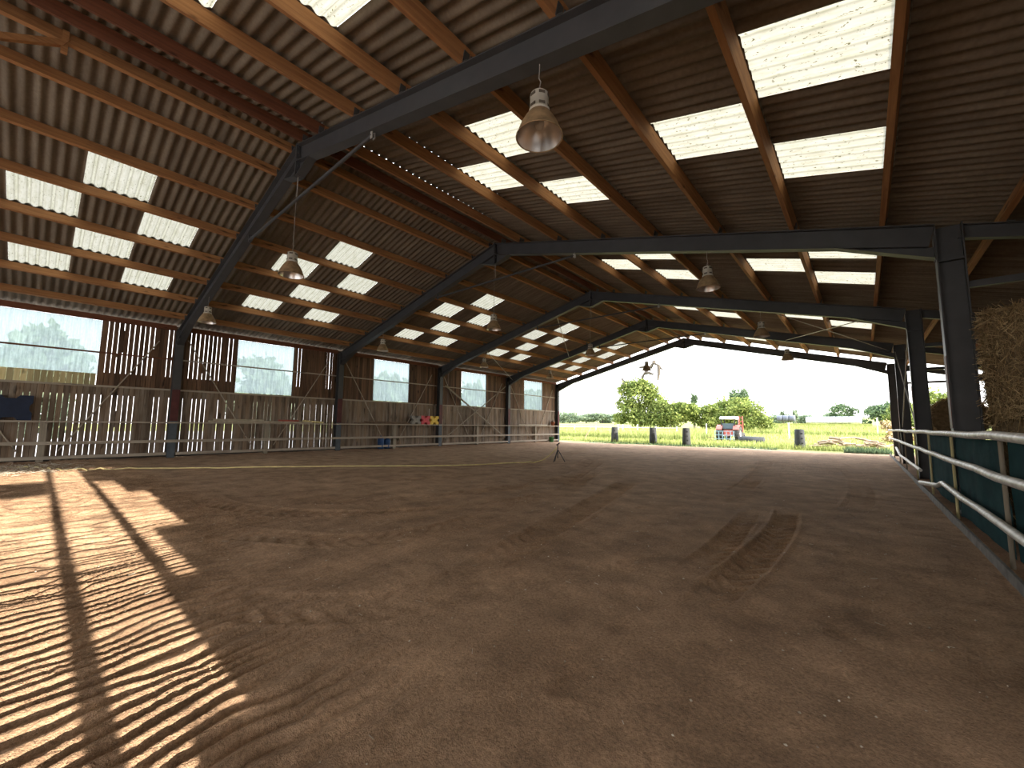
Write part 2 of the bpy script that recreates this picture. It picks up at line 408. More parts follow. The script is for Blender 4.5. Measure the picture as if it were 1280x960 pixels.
# ------------------------------------------------------------------ roof
PITCH = 1.045/6
PLX = [-9.66, -11.0, -12.35, -13.7, -15.02, -16.36, -17.68]       # purlin lines, left slope, from the ridge down
PRX = [-7.60, -6.24, -4.89, -3.52, -2.14, -.83, .42]              # right slope
PLEAN = [1.72, 3.04, 4.36]                                        # lean-to
SKYL = {}                                                         # row -> list of (y0, y1)
rowsL = [XA+.0] + PLX + [-18.98]
rowsR = [XA+.0] + PRX + PLEAN + [5.75]
cells = []                                                        # side, row, y0, bay
for bay in range(5):
    b = [.22, 5.41, 11.55, 17.65, 23.72][bay]                     # first edge of the middle column of sheets
    w = 1.045
    for row, col in ((2, 0), (4, 0), (3, -1), (3, 1), (5, -1), (5, 1)): cells.append(('L', row, b+col*w, bay))
    b = [0, 5.34, 11.5, 17.6, 23.7][bay]
    for row, col in ((5, 0), (2, 0), (6, -1), (6, 1), (3, -1), (3, 1)): cells.append(('R', row, b+col*w, bay))
def wave(y): return .0255*np.cos(2*math.pi*y/PITCH)
def sheet_strip(x0, x1, ys, lift=0.):
    """corrugated strip from x0 (high) to x1 (low), lapping over the next one"""
    lo = x1 + (.10 if x1 > x0 else -.10)
    xs = [x0, lo]; zs = [sheet(x0)+.012+lift, sheet(lo)-.006+lift]
    V = []
    for x, z in zip(xs, zs): V.append(np.stack([np.full_like(ys, x), ys, z + wave(ys)], -1))
    n = len(ys); V = np.concatenate(V)
    i = np.arange(n-1); F = np.stack([i, i+1, n+i+1, n+i], -1)
    return V, F
def snap(y): return round(y/(PITCH/8))*(PITCH/8)
def build_side(side, rows, name):
    VV, FF, off = [], [], 0
    for r in range(len(rows)-1):
        holes = sorted((snap(c[2]), snap(c[2]+1.045)) for c in cells if c[0] == side and c[1] == r)
        y = snap(YN); spans = []
        for h0, h1 in holes: spans.append((y, h0)); y = h1
        spans.append((y, snap(YF)))
        for a, b in spans:
            ys = np.linspace(a, b, max(2, int(round((b-a)/(PITCH/8)))+1))
            V, F = sheet_strip(rows[r], rows[r+1], ys); VV.append(V); FF.append(F+off); off += len(V)
    return struct(np_mesh(name, np.concatenate(VV), np.concatenate(FF), M['sheet']))
build_side('L', rowsL, 'ceiling_left'); build_side('R', rowsR, 'ceiling_right')
BAYN = ['before the first frame', 'between first and second frames', 'between second and third frames',
        'between third and fourth frames', 'between fourth and last frames']
SIDE = {'L': 'left slope', 'R': 'right slope'}
seen = {}
for s_, r_, y_, b_ in cells:
    rows = rowsL if s_ == 'L' else rowsR
    if b_ == 0 and s_ == 'R' and (r_ == 6 or (r_, round(y_)) == (3, -1)): pass
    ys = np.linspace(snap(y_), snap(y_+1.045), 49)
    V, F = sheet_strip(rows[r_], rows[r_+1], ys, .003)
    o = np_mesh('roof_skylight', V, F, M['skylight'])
    k = (s_, b_, r_); seen[k] = seen.get(k, 0) + 1
    two = sum(1 for c in cells if (c[0], c[3], c[1]) == k) > 1
    which = ('nearer ' if seen[k] == 1 else 'farther ') if two else 'single '
    tag(o, f'{which}translucent sheet, {ORD[r_]} row below ridge, {SIDE[s_]}, {BAYN[b_]}', 'skylight', 'translucent corrugated roof sheets')

# purlins: one timber per line and bay
def purlin(name, x, y0, y1, label, m, group, hw=.036, drop=0., hgt=PD):
    z = top(x) - drop; t = thing(name, label, 'purlin', (x, y0, z), group)
    sl = SLR if x > XA else -SLL
    up = Vector((sl, 0, 1)).normalized(); side = Vector((1, 0, -sl)).normalized()
    mb = MB(); h = hgt/2*.97
    c = Vector((0, 0, 0)) + up*h
    mb.bar(c, c + Vector((0, y1-y0, 0)), side, up, hw, h)
    mb.build('timber', m, t)
    for yy in (.05, y1-y0-.05):                                      # angle cleats bolted to the rafters
        if YN + 1 < y0 + yy < YF - .2:
            cb = MB(); o = Vector((0, yy, 0))
            cb.bar(o + side*(hw+.006) + up*.01, o + side*(hw+.006) + up*.14, (0, 1, 0), side, .045, .006)
            cb.bar(o + side*(hw+.012), o + side*(hw+.09), (0, 1, 0), up, .045, .006)
            cb.build('cleat', M['bolt'], t)
    return t
ends = [-2.866] + FY + [YF-.05]
for s_, xs in (('left slope', PLX), ('right slope', PRX), ('lean-to roof', PLEAN)):
    for i, x in enumerate(xs):
        for b in range(5):
            y0, y1 = ends[b]+.004, ends[b+1]-.004 if b < 4 else YF-.06
            dx = 0
            lab = f'pine purlin, {s_}, {ORD[i]} line ' + ('from columns' if s_[:4] == 'lean' else 'below ridge') + f', {BAYN[b]}'
            purlin('roof_purlin', x+dx, y0, y1, lab, M['dark_wood'] if x in (-7.60,) and b == 0 else M['purlin'], 'timber purlins under the roof sheets')
for b in range(5):
    y0, y1 = ends[b]+.004, ends[b+1]-.004 if b < 4 else YF-.06
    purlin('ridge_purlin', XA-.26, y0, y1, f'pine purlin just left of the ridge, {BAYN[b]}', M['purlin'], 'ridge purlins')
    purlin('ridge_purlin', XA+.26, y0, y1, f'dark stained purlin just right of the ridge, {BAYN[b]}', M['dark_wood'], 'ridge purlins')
    # eave beam along the top of the left wall
    y1e = y1 if b < 4 else FY[4]
    e = MB().box((-18.70, y0+.12, 4.545), (-18.62, y1e-.12, 4.72)).build('eave_beam', M['dark_wood'])
    tag(e, f'dark reddish eave beam above the left wall, {BAYN[b]}', 'beam', 'eave beams on the left wall')
# ridge cap
mb = MB()
for sg in (-1, 1):
    mb.prism([(XA, YN, sheet(XA)+.06), (XA+sg*.32, YN, sheet(XA+sg*.32)+.035), (XA+sg*.32, YN, sheet(XA+sg*.32)+.045), (XA, YN, sheet(XA)+.075)], (0, YF-YN, 0))
struct(mb.build('ceiling_ridge', M['sheet']))
# wooden strut and post under the ridge purlin at the near end
t = thing('ridge_strut', 'pine strut and short post under the ridge purlin at the upper left', 'strut', (-8.87, -.2, 7.02))
MB().bar((0, 0, -.20), (0, 0, .15), (1, 0, 0), (0, 1, 0), .035, .035).build('post', M['purlin'], t)
MB().bar((.01, .02, -.04), (.05, -1.2, -.78), (1, 0, 0), (0, .42, .9), .036, .075).build('brace', M['purlin'], t)

# ------------------------------------------------------------------ steel portal frames
FNAME = ['first steel portal frame, crossing the roof overhead by the large lamp', 'second steel portal frame from the camera, by the hay bale column',
         'third steel portal frame from the camera', 'fourth steel portal frame, last but one before the open end', 'last steel portal frame, outlined against the sky at the open end']
RD = .36
for k, fy_ in enumerate(FY):
    t = thing('portal_frame', FNAME[k], 'steel frame', (0, fy_, 0), 'steel portal frames')
    st = M['steel']
    # columns (H sections, flanges facing along x)
    MB().hbeam((XL-.14, 0, -.05), (XL-.14, 0, top(XL-.14)-.02), (0, 1, 0), (1, 0, 0), .22, .28).build('column', st, t)
    c = MB().hbeam((XR+.155, 0, -.05), (XR+.155, 0, top(XR+.155)-.02), (0, 1, 0), (1, 0, 0), .22, .31)
    c.bar((XR+.155, 0, 3.90), (XR+.155, 0, 3.93), (1, 0, 0), (0, 1, 0), .145, .10)
    c.build('column', st, t)
    for x, sg in ((XL, 1), (XR, -1)):
        xx = x + sg*.006
        MB().box((min(xx, x), -.112, 1.30), (max(xx, x), .112, 2.41)).build('painted_band', M['red_paint'], t)['label'] = 'red primed band on the column'
        if sg > 0: MB().box((min(xx, x), -.112, 0), (max(xx, x), .112, 1.30)).build('painted_foot', M['blue_steel'], t)['label'] = 'blue-grey column foot'
    for x0, x1, sl in ((XA, XL-.25, SLL), (XA, XR+.02, -SLR)):
        sx = 1 if x1 > x0 else -1
        up = Vector((-sx*(-SLR if sx > 0 else -SLL)*1.0, 0, 1)).normalized()
        o = up*(-RD/2)
        p, q = Vector((x0, 0, top(x0))) + o, Vector((x1, 0, top(x1))) + o
        MB().hbeam(p, q, (0, 1, 0), up, .18, RD).build('rafter', st, t)
    # eave haunches
    for xc, x2, zb in ((XL, XL+1.35, 4.02), (XR, XR-1.25, 3.985)):
        za = top(xc)-RD; z2 = top(x2)-RD
        mb = MB().prism([(xc, -.006, za), (xc, -.006, zb), (x2, -.006, z2)], (0, .012, 0))
        mb.bar((xc, 0, zb), (x2, 0, z2), (0, 1, 0), (.3, 0, 1) if xc < 0 else (-.3, 0, 1), .09, .008)
        mb.box((xc-.012, -.09, zb-.04), (xc+.012, .09, za+.2))
        mb.build('eave_haunch', st, t)
    # apex haunch
    zr = ZA-RD
    mb = MB()
    for sg in (-1, 1):
        x2 = XA+sg*.62
        mb.prism([(XA, -.006, zr+.03), (XA, -.006, 6.37), (XA+sg*.06, -.006, 6.37), (x2, -.006, top(x2)-RD+.01)], (0, .012, 0))
        mb.bar((XA, 0, 6.37), (XA+sg*.06, 0, 6.37), (0, 1, 0), (0, 0, 1), .085, .008)
        mb.bar((XA+sg*.06, 0, 6.37), (x2, 0, top(x2)-RD), (0, 1, 0), (-.3*sg, 0, 1), .085, .008)
        mb.box((XA+sg*.014-.01, -.09, 6.36), (XA+sg*.014+.01, .09, ZA+.02))
    for z in (6.45, 6.58, 6.72, 6.86, 6.98):
        for y in (-.055, .055): mb.bar((XA-.045, y, z), (XA+.045, y, z), (0, 1, 0), (0, 0, 1), .014, .014)
    mb.build('apex_haunch', st, t)
    if k < 4:
        zt = 5.86; xr_, xl_ = -5.68, -11.48
        MB().tube([(xr_, -.02, zt), (xl_, -.02, zt)], .030, 8).build('tie_rod', st, t)
        for x in (xr_, xl_):
            MB().box((x-.03, -.045, zt-.06), (x+.03, -.030, top(x)-RD+.02)).box((x-.03, .0, zt-.06), (x+.03, .012, top(x)-RD+.02)).build('tie_lug', M['steel_pale'] if x == xr_ else st, t)
        MB().tube([(XA, -.02, 6.37), (XA+.02, -.02, zt)], .008, 6).build('hanger', M['wire'], t)
    # lean-to rafter and its tie on the outer side of the right column
    x0, x1 = XR+.31, 5.45
    up = Vector((SLR, 0, 1)).normalized(); o = up*(-.11)
    MB().hbeam(Vector((x0, 0, top(x0)))+o, Vector((x1, 0, top(x1)))+o, (0, 1, 0), up, .12, .22, .012, .008).build('lean_to_rafter', st, t)
    MB().bar((x0, 0, 3.49), (4.8, 0, 3.49), (0, 1, 0), (0, 0, 1), .04, .05).build('lean_to_tie', st, t)
    MB().hbeam((5.40, 0, -.05), (5.40, 0, top(5.40)-.02), (0, 1, 0), (1, 0, 0), .14, .14, .01, .008).build('outer_post', st, t)

# ------------------------------------------------------------------ left wall: two tiers of vertical boards
WIN = [(-1.22, 1.14), (4.99, 7.10), (10.93, 13.08), (16.95, 19.10), (23.13, 25.30)]
WZ0, WZ1 = 2.45, 4.55
inw = lambda y: any(a-.03 < y < b+.03 for a, b in WIN)
upb, lob, back = MB(), MB(), MB(); y = YN
def closed_gap(y, g, z0, z1):                                        # a batten behind the joint
    back.box((WALLX-.062, y-.02, z0), (WALLX-.046, y+g+.02, z1))
while y < FY[4]+.1:
    near = y < 5
    w = rnd.uniform(.108, .122); openg = rnd.random() < (.85 if near else .3 if y < 9.2 else .06)
    gap = rnd.uniform(.014, .021) if openg else .011
    x = WALLX - rnd.uniform(0, .012)
    if not inw(y+w/2): 
        upb.box((x-.022, y, 2.42), (x, y+w, 4.70))
        if not openg: closed_gap(y+w, gap, 2.42, 4.70)
        elif rnd.random() < .2: zc = rnd.uniform(2.9, 4.3); closed_gap(y+w, gap, zc, zc+rnd.uniform(.1, .8))
    y += w+gap
y = YN + .05
while y < FY[4]+.1:
    w = rnd.uniform(.112, .128); openg = rnd.random() < (.74 if y < 3.3 else .5 if y < 9.2 else .10)
    gap = rnd.uniform(.010, .016) if openg else .011
    x = WALLX - rnd.uniform(0, .012)
    lob.box((x-.022, y, .16+rnd.uniform(-.03, .04)), (x, y+w, 2.43))
    if not openg: closed_gap(y+w, gap, .16, 2.43)
    elif rnd.random() < .2: zc = rnd.uniform(.2, 1.4); closed_gap(y+w, gap, zc, zc+rnd.uniform(.1, .6))
    y += w+gap
# backing boards where the two tiers meet
for a, b, z in ((YN, -1.25, 2.86), (-1.25, 1.17, 2.44), (1.17, 4.96, 2.86), (4.96, 7.13, 2.44), (7.13, 9.1, 2.86)): back.box((WALLX-.080, a, 2.12), (WALLX-.064, b, z))
nu, nl = len(upb.f), len(upb.f) + len(lob.f)
upb.add(lob.v, lob.f); upb.add(back.v, back.f)
wl = struct(upb.build('wall_left', M['boards'])); wl.data.materials.append(M['boards_low'])
wl.data.polygons.foreach_set('material_index', [0]*nu + [1]*(nl-nu) + [0]*(len(upb.f)-nl))
struct(MB().box((WALLX-.16, YN, -.15), (WALLX-.06, FY[4]+.1, .20)).build('baseboard_left', M['plinth']))
for i, (a, b) in enumerate(WIN):
    ys = np.arange(a, b+.001, .0125)
    prof = .010*np.sign(np.sin(2*math.pi*ys/.26))*np.clip(np.abs(np.sin(2*math.pi*ys/.26))*3, 0, 1)
    V = np.concatenate([np.stack([WALLX-.03+prof, ys, np.full_like(ys, z)], -1) for z in (WZ0+(.34 if i == 0 else 0), WZ1)])
    n = len(ys); k = np.arange(n-1); F = np.stack([k, k+1, n+k+1, n+k], -1)
    w = struct(np_mesh(f'window_{i+1}', V, F, M['window']))
    fr = MB()
    for y in (a-.13, b-.005): fr.box((WALLX-.060, y, WZ0-.03), (WALLX-.046, y+.135, WZ1+.10))
    fr.build('window_frame', M['boards'], w)
    if i == 0:   # a strip of boards shows below the first sheet
        sb = MB(); y = a
        while y < b-.05: sb.box((WALLX-.03, y, WZ0-.02), (WALLX-.01, y+.125, WZ0+.35)); y += .13
        sb.build('window_sill', M['stake'], w)['label'] = 'yellowish mossy boards under the sheet'
ARC = [(-2.75, 3.0), (3.27, 9.0), (9.27, 15.0), (15.27, 21.0), (21.27, 27.0)]
for b, (a, c) in enumerate(ARC):
    g = MB().box((WALLX+.002, a-.0, 3.47), (WALLX+.035, c, 3.52)).build('wall_girt', M['rail_wood'] if b else M['dark_wood'])
    tag(g, f'upper horizontal girt across the left wall boards, {BAYN[b]}', 'girt', 'wall girts')
    g = MB().box((WALLX+.002, a, 2.37), (WALLX+.035, c, 2.43)).build('wall_girt', M['rail_wood'])
    tag(g, f'girt under the window sill on the left wall, {BAYN[b]}', 'girt', 'wall girts')
    mid = (FY[b]-3.0)
    xb = WALLX+.055
    for nm, y0, z0, y1, z1 in (('near', FY[b]-5.75, 4.25, mid-.45, .35), ('far', FY[b]-.55, 4.1, mid+.35, .35)):
        t_ = MB().tube([(xb, y0, z0), (xb, y1, z1)], .020, 6).build('wall_brace', M['rail_wood'])
        tag(t_, f'thin slanting brace, {nm} side of left wall post, {BAYN[b]}', 'brace', 'slanting wall braces')
    # arena rail: shelf-like top rail, middle and bottom rails, a post at mid bay
    t = thing('arena_rail', f'three-rail wooden arena fence along the left wall, {BAYN[b]}', 'fence', (XL, mid, 0), 'wooden rails along the left wall')
    y0, y1 = FY[b]-6.0-mid, FY[b]-mid
    if b == 0: y0 = -6
    MB().box((-.16, y0, 1.215), (.075, y1, 1.265)).build('top_rail', M['rail_wood'], t)
    MB().box((.012, y0, .55), (.06, y1, .645)).build('middle_rail', M['rail_wood'], t)
    MB().box((-.02, y0+.13, .115), (.03, y1-.13, .21)).build('bottom_rail', M['rail_wood'], t)
    MB().box((-.16, -.075, -.05), (.010, .075, 1.213)).build('post', M['post_wood'], t)
# timber cross brace in the fourth bay
for nm, y0, z0, y1, z1 in (('down towards the far end', 15.5, 3.55, 20.8, .45), ('up towards the far end', 15.5, .45, 20.8, 3.9)):
    o = MB().bar((WALLX+.19, y0, z0), (WALLX+.19, y1, z1), (1, 0, 0), (0, .6, 1), .02, .045).build('cross_brace', M['post_wood'])
    tag(o, f'dark timber cross brace sloping {nm}, left wall by the fourth window', 'brace', 'cross braces')

# ------------------------------------------------------------------ lamps
def make_lamp(label, loc, wire):
    t = thing('pendant_lamp', label, 'lamp', loc, 'bell pendant lamps')
    # origin at the top of the housing
    outer = [(.095, -.215), (.118, -.235), (.155, -.29), (.188, -.35), (.212, -.41), (.226, -.455), (.240, -.478)]
    sh = MB().lathe([(.06, -.205)] + outer + [(.243, -.486), (.236, -.490), (.230, -.482)], n=36).build('shade', M['shade'], t)
    MB().lathe([(.228, -.482), (.208, -.41), (.184, -.35), (.150, -.29), (.112, -.238), (.05, -.222), (.0, -.222)], n=36).build('reflector', M['reflector'], sh)
    h = MB().lathe([(0, -.01), (.085, -.01), (.095, -.02), (.096, -.19), (.108, -.195), (.108, -.216), (0, -.216)], n=28).build('housing', M['cap'], t)
    sl = MB()
    for k in range(6):
        a = k*math.pi/3 + .4
        for z in (-.05, -.165):
            c = Vector((math.cos(a), math.sin(a), 0)); s_ = Vector((-math.sin(a), math.cos(a), 0))
            p = c*.0955 + Vector((0, 0, z)); sl.bar(p - c*.003, p + c*.003, s_, (0, 0, 1), .032, .014)
    sl.build('vent', M['slot'], h)
    MB().lathe([(0, -.400), (.022, -.395), (.042, -.375), (.05, -.345), (.046, -.305), (.028, -.265), (.024, -.222)], n=20).build('bulb', M['bulb'], t)
    hk = MB().tube([(.0, 0, -.012), (.0, 0, .03), (.018, 0, .05), (0, 0, .072), (-.018, 0, .05), (0, 0, .03)], .006, 6).build('hook', M['wire'], t)
    MB().tube([(0, 0, .07), (.012, .008, .13), (-.008, 0, .18), (0, 0, .25), (0, 0, wire)], .006, 5).build('hanging_wire', M['wire'], t)
    return t
ROWS = [(-15.0, 4.78, 'left row'), (-8.66, 4.75, 'middle row under the ridge'), (-2.36, 4.71, 'right row')]
PLACE = ['under the first frame', 'under the second frame', 'under the third frame', 'under the fourth frame']
for x, z, rn in ROWS:
    for k in range(4):
        zt = top(x) - RD - z
        if rn[0] == 'm': zt = 6.37 - z
        lab = f'dusty bell pendant lamp in the {rn}, hanging {PLACE[k]}'
        if k == 0 and rn[0] == 'r': lab = 'large close bell pendant lamp with beige housing and visible bulb, by the first frame'
        make_lamp(lab, (x, FY[k]-.01 + (.0 if k < 3 else -.05), z), zt)

# roof bracing rods in the fourth bay and column bracing on the right
for lab, p, q in (('thin roof brace rod crossing under the right slope, running outwards', (-2.2, FY[2], top(-2.2)-.30), (.9, FY[3], top(.9)-.30)),
                  ('thin roof brace rod crossing under the right slope, running inwards', (.3, FY[2], top(.3)-.32), (-2.4, FY[3], top(-2.4)-.32)),
                  ('thin roof brace rod under the left slope beside the fourth left lamp', (-14.9, FY[2], top(-14.9)-.30), (-18.2, FY[3], top(-18.2)-.30)),
                  ('thin roof brace rod under the left slope, higher than the other', (-10.4, FY[2], top(-10.4)-.30), (-13.6, FY[3], top(-13.6)-.30)),
                  ('thin white brace rod rising away between the right columns', (XR+.03, FY[2]+.12, 1.35), (XR+.03, FY[3]-.1, 4.2)),
                  ('thin white brace rod falling away between the right columns', (XR+.06, FY[2]+.12, 4.2), (XR+.06, FY[3]-.1, 1.35))):
    tag(MB().tube([p, q], .014, 6).build('brace_rod', M['steel_pale']), lab, 'brace', 'steel brace rods')

# ------------------------------------------------------------------ right side: kerb, pipes, tarps
def wob(y0, y1, x, z, n, a=.012, seed=3):
    r = random.Random(seed); return [(x+r.uniform(-a, a), y0+(y1-y0)*i/n, z+r.uniform(-a, a)) for i in range(n+1)]
o = MB().tube(wob(2.4, 26.9, .895, 1.225, 22), .042, 12).build('pipe_rail', M['pipe'])
tag(o, 'topmost white wrapped pipe rail along the right side', 'rail', 'white pipe rails')
o = MB().tube(wob(2.4, 26.9, .895, .855, 22, seed=5), .042, 12).build('pipe_rail', M['pipe'])
tag(o, 'middle white wrapped pipe rail along the right side', 'rail', 'white pipe rails')
o = MB().tube([(.74, 10.9, .29), (.86, 9.75, .36)] + [(p[0], 12-p[1], p[2]) for p in wob(2.5, 9.6, .90, .42, 8, seed=8)], .038, 12).build('pipe_rail', M['pipe'])
tag(o, 'lowest white pipe rail in front of the green tarps, bent at its far end', 'rail', 'white pipe rails')
o = MB().tube(wob(13.2, 20.5, .91, .36, 6, seed=9) + [(.91, 22.4, .55)], .036, 10).build('pipe_rail', M['pipe'])
tag(o, 'lowest white pipe rail beyond the green tarps', 'rail', 'white pipe rails')
for y, mt, lab in ((3.0, 'stake', 'thin pale stake at the near end of the pipe rails'), (5.95, 'post_wood', 'thin grey stake behind the pipe rails between two close tarps'), (8.85, 'stake', 'thin yellow stake behind the pipe rails before the near right column'), (11.7, 'stake', 'thin pale stake behind the pipe rails after the near right column'),
               (14.7, 'stake', 'thin yellow stake beside the middle right column'), (18.3, 'post_wood', 'thin grey stake between the two far right columns'), (21.4, 'post_wood', 'thin grey stake by the fourth right column'), (25.2, 'post_wood', 'thin grey stake closest to the open end on the right')):
    tag(MB().tube([(.962, y, -.05), (.965, y+.01, 1.19)], .018, 8).build('fence_stake', M[mt]), lab, 'stake', 'fence stakes on the right side')
def tarp(y0, y1, lab, zb, seed):
    ys = np.linspace(y0, y1, 60); zs = np.linspace(0, 1, 24)
    A, B = np.meshgrid(ys, zs, indexing='ij')
    bot = zb + .05*lattice(A, A*0, 1.6, seed)
    zz = bot + (1.19 - bot)*B - .02*np.sin(np.pi*(A-y0)/(y1-y0))*B
    xx = .996 + .026*lattice(A, zz, 2.2, seed+1) + .012*lattice(A, zz, 6, seed+2)
    xx = np.minimum(xx, 1.008)
    idx = np.arange(A.size).reshape(A.shape)
    F = np.stack([idx[:-1, :-1], idx[1:, :-1], idx[1:, 1:], idx[:-1, 1:]], -1).reshape(-1, 4)
    o = np_mesh('windbreak_tarp', np.stack([xx, A, zz], -1).reshape(-1, 3), F, M['tarp'])
    tag(o, lab, 'tarp', 'green tarps behind the pipe rails')
tarp(2.5, 5.9, 'dark green tarp panel closest to the camera behind the pipe rails', .10, 41)
tarp(6.0, 8.8, 'dark green tarp panel between the grey stake and the near right column', .08, 44)
tarp(8.9, 12.6, 'dark green tarp panel covering the foot of the near right column', .12, 47)
for i, (y0, y1) in enumerate(((-1, 4.6), (4.62, 9.4), (9.42, 15), (15.02, 21), (21.02, 27))):
    o = MB().prism([(.845, y0, -.05), (.875, y0, -.05), (.875, y0, .105), (.852, y0, .105)], (0, y1-y0, 0)).build('kerb_board', M['kerb'])
    tag(o, f'low grey kerb board edging the arena on the right, {ORD[i]} from the camera', 'kerb', 'kerb boards on the right')

# hay bales
def hay_bale(label, loc, r, h, axis, n_straw, seed):
    rr = random.Random(seed)
    t = thing('hay_bale', label, 'hay bale', loc, 'round hay bales')
    e = .10
    prof = [(0, 0), (r-e, 0), (r-.03, .03), (r, e), (r*1.01, h/2), (r, h-e), (r-.03, h-.03), (r-e, h), (0, h)]
    off = (0, 0, 0) if axis == 'Z' else (0, -h/2, 0)
    MB().lathe(prof, off, 40, axis).build('bale_core', M['hay_core'], t)
    mb = MB()
    for _ in range(n_straw):
        a = rr.uniform(0, 2*math.pi); z = rr.uniform(.0, h)
        end = rr.random() < .22
        rad = (r*math.sqrt(rr.random()) if end else r)
        if end: z = h
        c = Vector((rad*math.cos(a), rad*math.sin(a), z))
        if end: d = Vector((rr.gauss(0, 1), rr.gauss(0, 1), rr.uniform(-.3, .8)))
        else:
            nrm = Vector((math.cos(a), math.sin(a), 0)); tan = Vector((-math.sin(a), math.cos(a), 0))
            d = tan*rr.gauss(0, .7) + Vector((0, 0, rr.gauss(0, 1))) + nrm*rr.uniform(-.12, .45)
        d.normalize(); l = rr.uniform(.08, .36); w = rr.uniform(.0028, .007)
        s_ = d.orthogonal().normalized()*w
        bend = Vector((0, 0, -1))*l*.12
        p0, p1, p2 = c-d*l/2, c+bend*.0, c+d*l/2+bend
        vs = [p0-s_, p0+s_, p1+s_, p1-s_, p2+s_, p2-s_]
        if axis == 'Y': vs = [Vector((v.x, v.z-h/2, v.y)) for v in vs]
        mb.add(vs, [(0, 1, 2, 3), (3, 2, 4, 5)])
    mb.build('loose_straw', M['hay'], t)
    return t
hay_bale('big round hay bale at the right edge, topmost, shaggy with loose straw', (2.10, 8.76, 1.45), .73, 1.46, 'Z', 15000, 1)
hay_bale('round hay bale underneath the shaggy top one, behind the green tarps', (2.12, 8.80, 0), .75, 1.44, 'Z', 1500, 2)
hay_bale('distant hay bale between the near and middle right columns, on top of another', (2.12, 18, 1.62), .60, 1.2, 'Y', 3500, 3)
hay_bale('distant hay bale at ground level under the other one, behind the rails', (2.12, 18, .6), .60, 1.2, 'Y', 800, 4)
# unseen bale stack added to shape the edge of the sun patch
STK = [(yy, 2.6, .36*k, .36*k+.358) for k, yy in enumerate((.45, .45, .50, .74, 1.0, 1.33, 1.40, 1.16, .88))]
for i, (a, b, z0, z1) in enumerate(STK):
    c = MB(); e = .03
    c.prism([(4.35, a+e, z0), (4.35, b-e, z0), (4.35, b, z0+e), (4.35, b, z1-e), (4.35, b-e, z1), (4.35, a+e, z1), (4.35, a, z1-e), (4.35, a, z0+e)], (.95, 0, 0))
    tag(c.build('sun_block_bale', M['hay_core']), f'unseen bale block added to shape the sun patch, {ORD[i]} from the ground', 'straw bale', 'added sun blockers out of view')

# boarded gable behind the camera, added to dim the roof, with a wide doorway
mb = MB(); x = -18.7
while x < 5.4:
    mb.box((x, YN-.05, 4.15 if -16.2 < x < -.4 else -.05), (x+.148, YN-.02, sheet(x+.07)-.06)); x += .15
struct(mb.build('wall_back', M['boards']))
# lean-to outer wall closed to stop the sun; posts added to cast its shadow bands
mb = MB(); y = 1.55
while y < 27.1:
    mb.box((5.50, y, -.05), (5.525, y+.148, top(5.5)+.17)); y += .15
struct(mb.build('wall_right', M['boards']))
for y, lab in ((.275, 'unseen timber post added to cast a shadow band on the floor'), (.82, 'unseen timber post added to cast the second shadow band')):
    tag(MB().box((4.0, y-.055, -.05), (4.11, y+.055, top(4.05)-.02)).build('shadow_post', M['post_wood']), lab, 'post')
tag(MB().box((4.02, -2.8, 2.40), (4.09, .215, 2.78)).build('shadow_board', M['post_wood']), 'unseen timber board added to cast the cross band of shadow', 'board')  # board added out of view for the dark cross band in the sun patch

# ------------------------------------------------------------------ things on the left rail
RZ = 1.266
def block(label, y0, y1, h, m, x=XL-.04, th=.20, z=RZ, nt=.16, nn=.22):
    """plastic jump block: an X-shaped outline with notched edges"""
    w = y1-y0; t = w*nt; n = h*nn
    out = [(0, 0), (w*.30, 0), (w*.38, n), (w*.62, n), (w*.70, 0), (w, 0), (w, h*.30), (w-t, h*.40), (w-t, h*.60), (w, h*.70), (w, h),
           (w*.70, h), (w*.62, h-n), (w*.38, h-n), (w*.30, h), (0, h), (0, h*.70), (t, h*.60), (t, h*.40), (0, h*.30)]
    t_ = thing('jump_block', label, 'jump block', (x, y0, z), 'plastic jump blocks on the left rail')
    MB().prism([(-th/2, a, b) for a, b in out], (th, 0, 0)).build('body', m, t_)
    MB().prism([(th/2-.002, w*.2, h*.44), (th/2-.002, w*.8, h*.44), (th/2-.002, w*.8, h*.50), (th/2-.002, w*.2, h*.50)], (.012, 0, 0)).build('ridge_strip', m, t_)
block('navy blue jump block standing on the rail under the first window', -.98, -.12, .72, M['jump_blue'], nt=.07, nn=.12)
block('grey jump block on the left rail beside the red one', 13.12, 13.72, .46, M['jump_grey'])
block('red jump block on the left rail between grey and yellow', 13.74, 14.34, .47, M['jump_red'])
block('yellow jump block on the left rail nearest the column', 14.36, 14.95, .47, M['jump_yellow'])
def pole(label, m, p, q, r=.035):
    tag(MB().tube([p, q], r, 10).build('jump_pole', m), label, 'pole', 'poles lying on the left rail')
xr = XL-.03
pole('long pale jump pole on the rail below the second window', M['pole_pale'], (xr+.05, 4.15, RZ+.035), (xr+.05, 7.9, RZ+.035))
pole('green jump pole on the rail below the second window', M['pole_green'], (xr-.03, 4.7, RZ+.035), (xr-.03, 7.2, RZ+.035))
pole('short cream jump pole resting on top of the others below the second window', M['pole_pale'], (xr+.01, 4.3, RZ+.098), (xr+.01, 6.0, RZ+.098))
pole('red jump pole on the rail just past the second window', M['pole_red'], (xr+.01, 6.55, RZ+.098), (xr+.01, 7.35, RZ+.098))
pole('short yellowish pole on the rail just past the second window', M['hose'], (xr+.05, 7.5, RZ+.105), (xr+.04, 8.4, RZ+.036))
pole('brown pole on the rail below the third window', M['pole_brown'], (xr, 9.9, RZ+.035), (xr, 13.05, RZ+.035))
pole('second brown pole on the rail below the third window, raised on the other', M['pole_brown'], (xr+.01, 10.4, RZ+.098), (xr, 12.9, RZ+.098), .028)
pole('whitish pole on the rail below the last window', M['pole_pale'], (xr, 22.2, RZ+.035), (xr, 25.6, RZ+.035))
